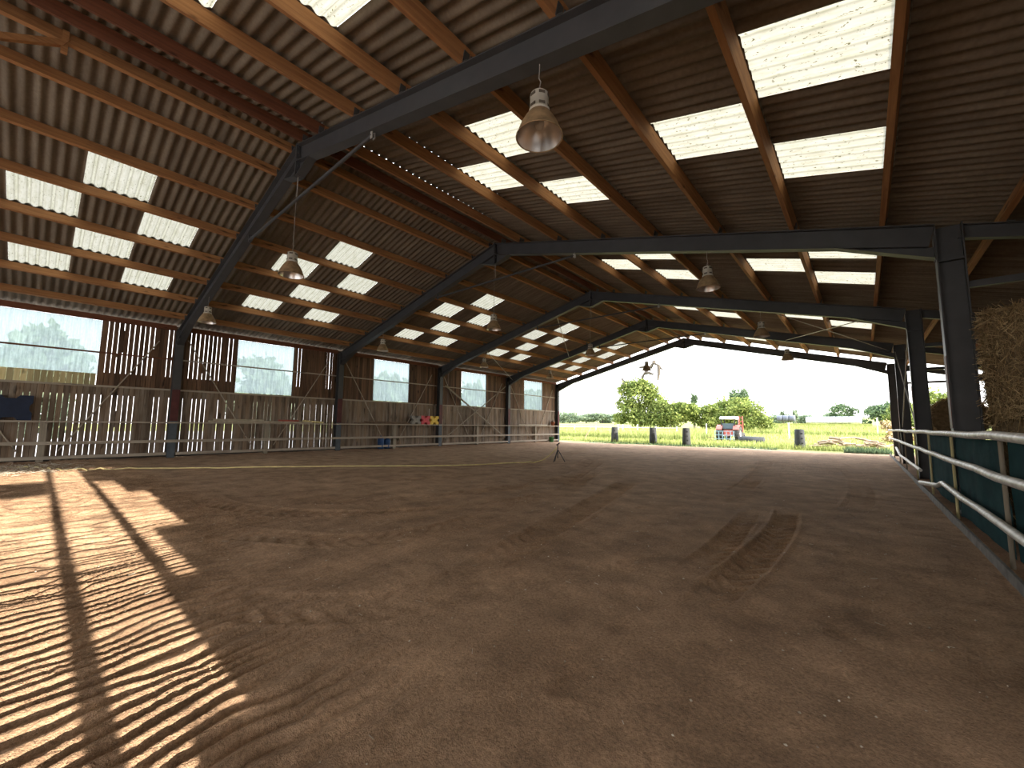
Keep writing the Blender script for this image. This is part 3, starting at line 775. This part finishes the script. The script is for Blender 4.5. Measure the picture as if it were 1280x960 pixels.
tag(MB().tube([(XL-.16, 14.42, RZ), (XL-.16, 14.42, 2.15)], .016, 6).build('marker_stick', M['white_post']), 'thin white upright stick behind the yellow jump block', 'stick')
t = thing('clay_pot', 'reddish brown pot on the far end of the left rail', 'pot', (XL-.03, 26.35, RZ))
MB().lathe([(0, 0), (.11, 0), (.16, .22), (.175, .22), (.175, .28), (.15, .28), (.13, .1), (0, .1)], n=20).build('pot_body', M['clay'], t)
MB().lathe([(0, .26), (.14, .25), (.15, .32), (.08, .42), (0, .44)], n=14).build('dry_plant', M['pole_brown'], t)
for i, (y, h) in enumerate(((11.42, .60), (11.78, .52))):
    t = thing('blue_canister', ['taller blue canister behind the left rails under the third window', 'shorter blue canister behind the left rails, beside the taller one'][i], 'canister', (XL-.12, y, .02), 'blue canisters')
    MB().lathe([(0, 0), (.14, 0), (.155, .03), (.155, h*.45), (.148, h*.47), (.155, h*.49), (.155, h-.1), (.11, h-.03), (.05, h), (.0, h)], n=18).build('body', M['tank_blue'], t)
    MB().lathe([(.045, h-.01), (.045, h+.05), (0, h+.05)], n=12).build('cap', M['tank_blue'], t)
t = thing('green_bucket', 'green bucket on the ground at the far end of the left wall', 'bucket', (XL+.16, 25.9, .02))
MB().lathe([(0, 0), (.15, 0), (.19, .36), (.2, .36), (.2, .38), (.18, .38), (.14, .03), (0, .03)], n=20).build('body', M['green_plastic'], t)
MB().tube([(-.19, 0, .36), (-.12, 0, .5), (0, 0, .55), (.12, 0, .5), (.19, 0, .36)], .008, 6).build('handle', M['steel_pale'], t)

# sprinkler tripod and its hose
tx, ty = -8.18, 11.97; tz = floor_z(tx, ty)
t = thing('sprinkler_tripod', 'black tripod sprinkler standing in the middle of the arena', 'sprinkler', (tx, ty, tz))
for k in range(3):
    a = k*2*math.pi/3 + .5
    MB().tube([(.25*math.cos(a), .25*math.sin(a), .0), (.02*math.cos(a), .02*math.sin(a), .40)], .013, 6).build('leg', M['black'], t)
MB().tube([(0, 0, .12), (0, 0, .58)], .017, 8).build('riser', M['black'], t)
MB().tube([(-.05, 0, .58), (0, 0, .60), (.06, .03, .66)], .022, 8).build('sprinkler_head', M['black'], t)
hp = smooth_line([(-17.9,-2.2),(-17.3,-.9),(-16.9,-.1),(-15.91,.29),(-15.26,.96),(-14.54,2.28),(-13.18,4.17),(-11.68,6.25),(-9.73,8.32),(-8.95,10.2),(-8.6,11.15)], 10)
pts = [(x, y, floor_z(x, y)+.024+(.10 if y < -.6 else 0)) for x, y in hp] + [(-8.47, 11.45, tz+.06), (-8.36, 11.68, tz+.2), (-8.26, 11.86, tz+.38), (-8.205, 11.955, tz+.50)]
tag(MB().tube(pts, .017, 8).build('garden_hose', M['hose']), 'long yellow hose lying across the arena to the sprinkler', 'hose')

# crumbs of straw and pebbles on the floor
mb = MB()
for _ in range(800):
    u = rnd.random()
    x = rnd.uniform(-7, .7); y = rnd.uniform(-.3, 9)
    if x*x + y*y < 1.2: continue
    z = floor_z(x, y)
    if u < .86:
        s_ = rnd.uniform(.004, .010)
        pts = [Vector((rnd.gauss(0, 1), rnd.gauss(0, 1), rnd.gauss(0, .6))).normalized()*s_*rnd.uniform(.6, 1.2) for _ in range(6)]
        c = Vector((x, y, z+s_*.5))
        o8 = [Vector((1,0,0)), Vector((-1,0,0)), Vector((0,1,0)), Vector((0,-1,0)), Vector((0,0,.7)), Vector((0,0,-.7))]
        mb.add([c + o8[i]*s_*rnd.uniform(.6, 1.2) for i in range(6)], [(0,2,4),(2,1,4),(1,3,4),(3,0,4),(2,0,5),(1,2,5),(3,1,5),(0,3,5)])
    else:
        a = rnd.uniform(0, 6.28); l = rnd.uniform(.008, .03)
        mb.bar((x-l*math.cos(a), y-l*math.sin(a), z+.005), (x+l*math.cos(a), y+l*math.sin(a), z+.008), (math.sin(a), -math.cos(a), 0), (0, 0, 1), 0.0015, .0012)
tag(mb.build('floor_debris', M['debris']), 'pale pebbles and straw bits scattered on the dirt floor', 'debris', kind='stuff')
# clutter of straw at the foot of the wall, in the sun
mb = MB()
for _ in range(420):
    x = rnd.uniform(-17.6, -14.6); y = rnd.gauss(-.1, .45); a = rnd.uniform(0, 6.28); l = rnd.uniform(.04, .16); z = floor_z(x, y)
    mb.bar((x-l*math.cos(a), y-l*math.sin(a), z+.01), (x+l*math.cos(a), y+l*math.sin(a), z+rnd.uniform(.01, .09)), (math.sin(a), -math.cos(a), 0), (0, 0, 1), .005, .003)
tag(mb.build('loose_straw', M['debris']), 'loose straw on the floor near the foot of the left wall', 'straw', kind='stuff')

# ------------------------------------------------------------------ outside
struct(MB().box((-75, -60, -.14), (-18.95, 27.5, -.09)).box((5.62, -60, -.14), (60, 1.4, -.09)).box((-18.9, -60, -.14), (5.6, -9.02, -.09)).build('ground_bounce', M['bounce_ground']))  # added pale ground: bounces daylight indoors and whitens the gaps between boards
# concrete bollards
BOL = [(-15.05, 30.0, 'first'), (-11.96, 30.0, 'second'), (-9.44, 29.6, 'third'), (-3.09, 31.0, 'fourth')]
LB = ['concrete bollard standing outside, closest to the left wall', 'concrete bollard standing outside in front of the big tree', 'concrete bollard standing just left of the tractor', 'lone concrete bollard standing right of the tractor']
for (x, y, _), lab in zip(BOL, LB):
    t = thing('concrete_bollard', lab, 'bollard', (x, y, field_z(x, y)), 'concrete bollards')
    MB().lathe([(0, -.1), (.30, -.1), (.285, .3), (.245, 1.16), (.225, 1.21), (0, 1.21)], n=10).build('body', M['concrete'], t)
    mb = MB()
    for z in (.35, .65, .95): mb.bar((.16, -.27, z), (.16, -.18, z), (1, 0, 0), (0, 0, 1), .03, .03)
    mb.build('socket', M['black'], t)
t = thing('fallen_bollard', 'concrete bollard lying on its side right of the tractor', 'bollard', (-6.95, 37.9, field_z(-6.95, 37.9)+.27), None)
b = MB().lathe([(0, -.95), (.24, -.95), (.28, -.6), (.32, .85), (0, .85)], n=12, axis='X').build('body', M['concrete'], t)
b.rotation_euler = (0, R(3), R(-8)); b.scale = (1, 1, 1)

# tractor seen from behind
t = thing('tractor', 'red and white tractor with a blue rear implement, parked in the field', 'tractor', (-8.9, 39.2, field_z(-8.9, 39.2)))
for x in (-.72, .72):
    w = MB().lathe([(.36, -.19), (.60, -.20), (.68, -.14), (.70, 0), (.68, .14), (.60, .20), (.36, .19)], (x, 0, .70), 28, 'X')
    for k in range(18):
        a = k*math.pi/9
        for sg in (-1, 1):
            c = Vector((x+sg*.09, .69*math.cos(a+sg*.05), .70+.69*math.sin(a+sg*.05)))
            w.bar(c - Vector((.09, 0, 0)), c + Vector((.09, 0, 0)), (0, -math.sin(a), math.cos(a)), (0, math.cos(a), math.sin(a)), .03, .03)
    w = w.build('rear_wheel', M['tyre'], t)
    MB().lathe([(0, -.08), (.34, -.10), (.38, -.16), (.38, .16), (.34, .10), (0, .08)], (x, 0, .70), 24, 'X').build('rim', M['tractor_white'], w)
    MB().lathe([(.2, -.12), (.38, -.13), (.42, 0), (.38, .13), (.2, .12)], (x*.85, 2.1, .42), 22, 'X').build('front_wheel', M['tyre'], t)
    f = MB(); n = 12
    for k in range(n):
        a0, a1 = math.pi*(.05+.62*k/n)+.35, math.pi*(.05+.62*(k+1)/n)+.35
        f.bar((x*.92, -.78*math.cos(a0), .70+.78*math.sin(a0)), (x*.92, -.78*math.cos(a1), .70+.78*math.sin(a1)), (1, 0, 0), (0, -math.cos(a0), math.sin(a0)), .23, .02)
    f.build('fender', M['tractor_red'], t)
MB().prism([(-.30, .5, .75), (.30, .5, .75), (.34, .5, 1.30), (.22, .5, 1.38), (-.22, .5, 1.38), (-.34, .5, 1.30)], (0, 2.3, 0)).build('bonnet', M['tractor_red'], t)
MB().box((-.36, -.35, .55), (.36, .6, 1.12)).build('rear_body', M['tractor_red'], t)
cab = MB()
for x in (-.52, .52):
    for y in (-.35, .75): cab.box((x-.035, y-.035, 1.1), (x+.035, y+.035, 2.0))
cab.box((-.55, -.38, 1.08), (.55, .8, 1.16))
cab.build('cab_frame', M['black'], t)
MB().box((-.48, -.30, 1.17), (.48, -.29, 1.62)).build('rear_window', M['cab_glass'], t)
MB().prism([(-.62, -.5, 1.98), (.62, -.5, 1.98), (.64, -.5, 2.10), (.52, -.5, 2.22), (-.52, -.5, 2.22), (-.64, -.5, 2.10)], (0, 1.5, 0)).build('cab_roof', M['tractor_white'], t)
MB().box((-.25, -.05, 1.0), (.25, .35, 1.18)).box((-.22, .28, 1.18), (.22, .36, 1.55)).build('driver_seat', M['black'], t)
MB().tube([(.40, 1.4, 1.25), (.40, 1.4, 2.15)], .04, 8).build('exhaust', M['steel_pale'], t)
im = MB()
for z in (.30, .62, .95): im.bar((-.95, -.95, z), (.6, -.95, z), (0, 1, 0), (0, 0, 1), .02, .02)
for x in (-.9, -.6, -.3, 0, .3, .55): im.bar((x, -.95, .12), (x, -.95, .98), (1, 0, 0), (0, 1, 0), .02, .02)
im.bar((-.3, -.4, .5), (-.3, -.95, .62), (1, 0, 0), (0, 0, 1), .03, .03).bar((.3, -.4, .5), (.3, -.95, .62), (1, 0, 0), (0, 0, 1), .03, .03)
im.build('rear_implement', M['implement'], t)
MB().bar((-1.5, -1.05, .14), (1.0, -1.05, .14), (0, 1, 0), (0, 0, 1), .05, .035).bar((-1.5, -1.05, .42), (-.9, -1.05, .42), (0, 1, 0), (0, 0, 1), .03, .025).bar((-1.25, -1.05, .14), (-1.25, -1.05, .42), (1, 0, 0), (0, 1, 0), .03, .03).build('levelling_bar', M['pole_brown'], t)
ms = MB()
for x in (.72, .98): ms.bar((x, .4, .9), (x, .4, 2.25), (1, 0, 0), (0, 1, 0), .035, .04)
for z in (1.2, 1.5, 1.8, 2.1): ms.bar((.72, .4, z), (.98, .4, z), (0, 1, 0), (0, 0, 1), .03, .03)
ms.build('loader_mast', M['tractor_red'], t)

# log heap
for i in range(46):
    u = rnd.random(); x = -2.4 + 3.2*u; h = .75*math.sin(math.pi*min(max((x+2.6)/3.6, 0), 1))
    y = 32.6 + rnd.uniform(-.6, .9); z = field_z(x, y) + .08 + rnd.uniform(0, h); a = rnd.uniform(-.9, .9); l = rnd.uniform(.25, .55); r_ = rnd.uniform(.035, .085)
    d = Vector((math.cos(a), math.sin(a)*.6, rnd.uniform(-.25, .25)))*l
    o = MB().tube([(x-d.x, y-d.y, z-d.z), (x, y+.02, z+.02), (x+d.x, y+d.y, z+d.z)], [r_, r_*.95, r_*.85], 7).build('cut_log', M['log'])
    tag(o, 'cut log in the heap lying in the field by the right end of the opening', 'log', 'logs in the heap')

# fences and posts in the field
t = thing('field_fence', 'white post and rail fence in the field behind the bollards', 'fence', (-23, 47, field_z(-23, 47)))
for k, x in enumerate((-9.6, -6.4, -3.2, -.1, .5, 2.4, 4.6, 7)):
    MB().box((x-.06, -.06, -.1), (x+.06, .06, 1.15 if k not in (3, 4, 5) else 1.35)).build('post', M['white_post'], t)
for z in (.62, .98): MB().box((-9.6, -.03, z-.03), (7, .0, z+.03)).build('rail', M['white_post'], t)
for i, (x, y, h) in enumerate(((-12.6, 46, 1.5), (-5.6, 48, 1.6), (1.1, 60, 2.0), (3.0, 60, 2.2))):
    o = MB().tube([(x, y, field_z(x, y)-.1), (x, y, field_z(x, y)+h)], .06, 7).build('fence_post', M['white_post'])
    tag(o, ['thin pale post in the field behind the tractor on its left', 'thin pale post in the grass right of the tractor', 'slim post in the far field by the white bales', 'slim post in the far field beside the right hedge'][i], 'post')
tag(MB().tube([(-19.4, 32.5, -.05), (-18.6, 32.5, 1.15)], .05, 7).build('leaning_stick', M['log']), 'thin stick leaning in the grass left of the bollards', 'stick')

# wrapped silage bales
for i in range(9):
    x = -7.6 + i*.86; y = 92
    tag(MB().lathe([(0, -.45), (.5, -.45), (.58, -.38), (.58, .38), (.5, .45), (0, .45)], (x, y, field_z(x, y)+.62+.75), 16, 'X').build('wrapped_bale', M['silage_white']),
        'white wrapped bale in the long row across the far field', 'bale', 'white wrapped bales in a row')
for i in range(3):
    x = -11.8 + i*.95; y = 90
    tag(MB().lathe([(0, -.45), (.5, -.45), (.58, -.38), (.58, .38), (.5, .45), (0, .45)], (x, y, field_z(x, y)+.62+1.1), 16, 'X').build('wrapped_bale', M['silage_dark']),
        'dark wrapped bale in the short row across the far field', 'bale', 'dark wrapped bales in a row')
struct(MB().prism([(-13, 88, 1.2), (1, 88, 1.2), (1, 95, 1.2), (-13, 95, 1.2)], (0, 0, .90)).build('ground_bank', M['field']))

# trees
def leaves(blobs, n, size, seed, m, name, parent):
    r = np.random.RandomState(seed); tot = sum(b[3]*b[4]*b[5] for b in blobs)**1
    P = []
    vols = np.array([(b[3]*b[4]*b[5])**.67 for b in blobs]); vols /= vols.sum()
    which = r.choice(len(blobs), n, p=vols); B = np.array(blobs)[which]
    d = r.normal(size=(n, 3)); d /= np.linalg.norm(d, axis=1)[:, None]
    rad = r.uniform(.55, 1.0, n)**.6*(1+.18*r.normal(size=n))
    C = B[:, :3] + d*rad[:, None]*B[:, 3:6]
    a = r.normal(size=(n, 3)); a /= np.linalg.norm(a, axis=1)[:, None]
    b = np.cross(a, r.normal(size=(n, 3))); b /= np.linalg.norm(b, axis=1)[:, None]
    s = size*r.uniform(.6, 1.3, n)[:, None]
    V = np.stack([C-a*s, C+b*s*.6, C+a*s, C-b*s*.6], 1).reshape(-1, 3)
    F = np.arange(4*n).reshape(n, 4)
    return np_mesh(name, V, F, m, False, parent)
def tree(name, label, cat, loc, blobs, n, size, seed, m, trunk=None, branches=None, group=None):
    t = thing(name, label, cat, loc, group)
    leaves(blobs, n, size, seed, m, 'foliage', t)
    mb = MB()
    mb.tube([(0, 0, -.2), (.05, 0, 1.0), (blobs[0][0]*.5, blobs[0][1]*.5, blobs[0][2])], trunk or [.28, .2, .1], 8)
    mb.build('trunk', M['bark'], t)
    if branches:
        bb = MB()
        for br in branches: bb.tube(br, [.30, .22, .15, .11][:len(br)], 6)
        bb.build('bare_branch', M['bark'], t)
    return t
def blobset(w, d, h, n, seed, z0=.6):
    r = random.Random(seed); out = [(0, 0, h*.55, w*.33, d*.33, h*.36)]
    for _ in range(n):
        a = r.uniform(0, 6.28); k = r.uniform(.35, .8); z = r.uniform(z0, h*.85); f = 1-.45*abs(z/h-.45)
        out.append((math.cos(a)*w*.5*k*f, math.sin(a)*d*.5*k*f, z, w*r.uniform(.12, .22), d*r.uniform(.12, .22), h*r.uniform(.1, .18)))
    return out
TY = 60; g0 = field_z(0, TY)
bl = [(0, 0, 5.2, 2.2, 2, 2.4), (-2.0, 0, 6.3, 1.3, 1.3, 1.1), (-2.8, .3, 4.3, 1.0, 1, 1.0), (-1.2, -.3, 7.0, 1.3, 1.2, .9), (.6, 0, 6.9, 1.2, 1.2, 1.1), (1.8, 0, 6.0, 1.3, 1.2, 1.2),
      (2.4, .2, 4.6, 1.5, 1.3, 1.3), (-.8, -.6, 3.2, 1.9, 1.5, 1.4), (.4, -.5, 2.0, 2.0, 1.6, 1.3), (-2.9, -.2, 2.0, 1.2, 1.2, .9), (3.2, -.4, 2.8, 1.6, 1.4, 1.5)]
tree('ivy_tree', 'tall leafy tree with bare twisted top branches behind the bollards', 'tree', (-26.0, TY, g0), bl, 9000, .20, 11, M['leaf'], [.4, .3, .15],
     [[(.2, 0, 6.4), (.7, 0, 8.4), (1.0, 0, 8.9), (1.9, 0, 9.6)], [(1.0, 0, 8.9), (1.6, .1, 8.9), (2.3, .1, 8.6)], [(1.9, 0, 9.6), (2.4, 0, 10.3), (3.2, 0, 9.9), (3.7, 0, 9.2)],
      [(1.9, 0, 9.6), (1.1, 0, 9.9), (.2, 0, 9.8)], [(2.4, 0, 10.3), (2.6, 0, 10.7)], [(-2.2, 0, 7.2), (-2.5, 0, 7.9), (-2.7, 0, 8.3)], [(3.2, 0, 9.9), (3.2, 0, 8.6), (3.0, 0, 7.6)]])
tree('broad_bush', 'broad yellow-green bush growing beside the tall leafy tree', 'bush', (-21.0, TY-1, g0), blobset(7.5, 4, 4.7, 14, 21), 5500, .19, 12, M['leaf'])
tree('broad_bush', 'rounded bush between the broad bush and the tractor', 'bush', (-17.2, TY+1, g0), blobset(5, 4, 4.0, 10, 22), 3500, .19, 13, M['leaf'])
tree('field_tree', 'green tree standing directly behind the tractor', 'tree', (-14.9, 66, field_z(0, 66)), blobset(7, 5, 5.4, 14, 23), 4500, .20, 14, M['leaf'])
tree('field_tree', 'pale green tree right of the tractor with an open crown', 'tree', (-11.4, 62, field_z(0, 62)), blobset(5.5, 4, 4.6, 12, 24), 3800, .18, 15, M['leaf'])
tree('field_tree', 'dark tuft of a tree rising behind the tractor to its right', 'tree', (-15.5, 75, field_z(0, 75)), blobset(4, 4, 7.2, 9, 25, 3), 2200, .22, 16, M['leaf_dark'])
tree('field_tree', 'slim dark tree rising above the rounded bush', 'tree', (-22.2, 74, field_z(0, 74)), blobset(1.6, 1.6, 6.9, 6, 26, 2), 900, .2, 17, M['leaf_dark'])
for i, (x, w, h) in enumerate(((-84, 13, 3.6), (-77, 11, 4.0), (-70.5, 10, 3.5), (-64.5, 10, 3.8), (-58.5, 9, 3.4), (-52, 10, 3.4), (-45, 10, 3.2))):
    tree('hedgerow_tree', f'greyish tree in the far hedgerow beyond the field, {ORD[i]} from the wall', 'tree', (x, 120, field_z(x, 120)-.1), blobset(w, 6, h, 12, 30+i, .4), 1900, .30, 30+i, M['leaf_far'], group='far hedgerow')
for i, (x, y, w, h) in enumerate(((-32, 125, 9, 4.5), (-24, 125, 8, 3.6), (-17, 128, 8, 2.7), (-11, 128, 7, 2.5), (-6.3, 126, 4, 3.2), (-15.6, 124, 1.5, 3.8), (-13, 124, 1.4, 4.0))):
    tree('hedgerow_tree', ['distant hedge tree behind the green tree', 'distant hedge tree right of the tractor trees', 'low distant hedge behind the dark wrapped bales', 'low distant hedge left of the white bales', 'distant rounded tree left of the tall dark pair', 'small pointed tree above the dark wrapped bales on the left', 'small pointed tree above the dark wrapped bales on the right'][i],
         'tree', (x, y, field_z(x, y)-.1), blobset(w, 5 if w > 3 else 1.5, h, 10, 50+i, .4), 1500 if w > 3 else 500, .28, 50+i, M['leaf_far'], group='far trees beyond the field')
tree('hedgerow_tree', 'tall dark tree behind the white wrapped bales', 'tree', (-3.6, 118, field_z(0, 118)-.1), blobset(6, 5, 5.4, 13, 71, .6), 2600, .26, 71, M['leaf_dark'], group='far trees beyond the field')
tree('hedgerow_tree', 'spreading tree beside the right end of the opening', 'tree', (2.6, 112, field_z(0, 112)-.1), blobset(7, 5, 4.9, 13, 72, .6), 2600, .26, 72, M['leaf_dark'], group='far trees beyond the field')
tree('hedgerow_tree', 'leafy tree close behind the right end of the opening', 'tree', (3.9, 70, field_z(0, 70)-.1), blobset(4, 4, 4.2, 12, 73, .6), 2400, .2, 73, M['leaf'], group='far trees beyond the field')
tree('hedgerow_tree', 'leafy tree seen between the right columns', 'tree', (7.2, 80, field_z(0, 80)-.1), blobset(5, 5, 6.2, 12, 74, .6), 2400, .22, 74, M['leaf'], group='far trees beyond the field')
tree('broad_bush', 'dead brown bush by the log heap on the right', 'bush', (2.0, 45, field_z(0, 45)), blobset(2.2, 2, 2.0, 8, 75, .3), 900, .13, 75, M['hay'])
for i, y in enumerate((-.2, 12.8, 25, 37.6, 50.5)):
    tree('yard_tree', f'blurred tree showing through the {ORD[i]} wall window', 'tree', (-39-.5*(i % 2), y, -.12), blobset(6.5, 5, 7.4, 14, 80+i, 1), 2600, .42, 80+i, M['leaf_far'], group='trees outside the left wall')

# tall grass and weeds
r = np.random.RandomState(5)
def blades(n, x0, x1, y0, y1, h0, h1, m, name, label, cat, w=.012):
    y = y0 + (y1-y0)*r.rand(n)**1.5; x = x0 + (x1-x0)*r.rand(n)
    z = np.array([field_z(a, b) for a, b in zip(x, y)]); h = r.uniform(h0, h1, n); a = r.uniform(0, 6.28, n)
    ww = w*(.6+y/40)
    dx, dy = np.cos(a)*ww, np.sin(a)*ww; lx, ly = r.normal(0, .22, n)*h, r.normal(0, .22, n)*h
    V = np.stack([np.stack([x-dx, y-dy, z-.03], -1), np.stack([x+dx, y+dy, z-.03], -1), np.stack([x+lx, y+ly, z+h], -1)], 1).reshape(-1, 3)
    return tag(np_mesh(name, V, np.arange(3*n).reshape(n, 3), m, False), label, cat, kind='stuff')
blades(42000, -40, 5, 29.6, 62, .10, .38, M['grass_blade'], 'field_grass', 'tall yellow-green grass covering the field beyond the opening', 'grass', .02)
blades(16000, -42, -11, 36, 56, .5, 1.1, M['grass_blade'], 'meadow_grass', 'rank meadow grass left of the tractor in front of the trees', 'grass', .03)
blades(9000, -12, 7, 58, 86, .35, .8, M['grass_blade'], 'meadow_grass', 'bright strip of standing grass right of the tractor', 'grass', .03)
blades(1800, -.9, .95, 28.2, 30.5, .08, .34, M['leaf_dark'], 'edge_weeds', 'dark green weeds at the foot of the last right column', 'weeds', .03)
blades(1500, -17, -4, 28.6, 29.5, .04, .16, M['leaf_dark'], 'edge_weeds', 'low weeds along the edge where dirt meets field', 'weeds', .03)

# ------------------------------------------------------------------ light, sky, camera
w = bpy.data.worlds.new('sky'); S.world = w; w.use_nodes = True
nt = w.node_tree; nt.nodes.clear()
tc = node(nt, 'ShaderNodeTexCoord'); sep = node(nt, 'ShaderNodeSeparateXYZ'); nt.links.new(tc.outputs['Generated'], sep.inputs[0])
c = ramp(nt, sep.outputs['Z'], [(0, (.52, .51, .495)), (.12, (.58, .585, .585)), (.42, (.95, .97, 1)), (1, (1.0, 1.12, 1.28))])
bg = node(nt, 'ShaderNodeBackground'); nt.links.new(c, bg.inputs['Color']); bg.inputs['Strength'].default_value = 4.0
o = node(nt, 'ShaderNodeOutputWorld'); nt.links.new(bg.outputs[0], o.inputs['Surface'])
sd = bpy.data.lights.new('sun', 'SUN'); sd.energy = 11; sd.angle = R(.35); sd.color = (1, .91, .78)
so = bpy.data.objects.new('sun', sd); COL.objects.link(so)
ELEV = R(9.3)
so.rotation_euler = Vector((-math.cos(ELEV), .0, -math.sin(ELEV))).to_track_quat('-Z', 'Y').to_euler()

f, yaw, pitch, roll = 508.822, R(40.783), R(5.758), R(.602)
fw = Vector((-math.sin(yaw)*math.cos(pitch), math.cos(yaw)*math.cos(pitch), math.sin(pitch)))
rt = Vector((math.cos(yaw), math.sin(yaw), 0)); up = rt.cross(fw)
rt2 = rt*math.cos(roll) + up*math.sin(roll); up2 = -rt*math.sin(roll) + up*math.cos(roll)
cd = bpy.data.cameras.new('camera'); cam = bpy.data.objects.new('camera', cd); COL.objects.link(cam)
cd.sensor_fit = 'HORIZONTAL'; cd.sensor_width = 36; cd.lens = f*36/1280; cd.clip_start = .05; cd.clip_end = 2000
mw = Matrix((rt2, up2, -fw)).transposed().to_4x4(); mw.translation = (0, 0, 1.28); cam.matrix_world = mw
S.camera = cam
S.view_settings.view_transform = 'Standard'; S.view_settings.look = 'None'
S.view_settings.gamma = 1; S.view_settings.exposure = .68; S.view_settings.use_curve_mapping = False
S.cycles.use_denoising = True
S.cycles.max_bounces = 10; S.cycles.diffuse_bounces = 6; S.cycles.transparent_max_bounces = 12
S.cycles.sample_clamp_indirect = 8
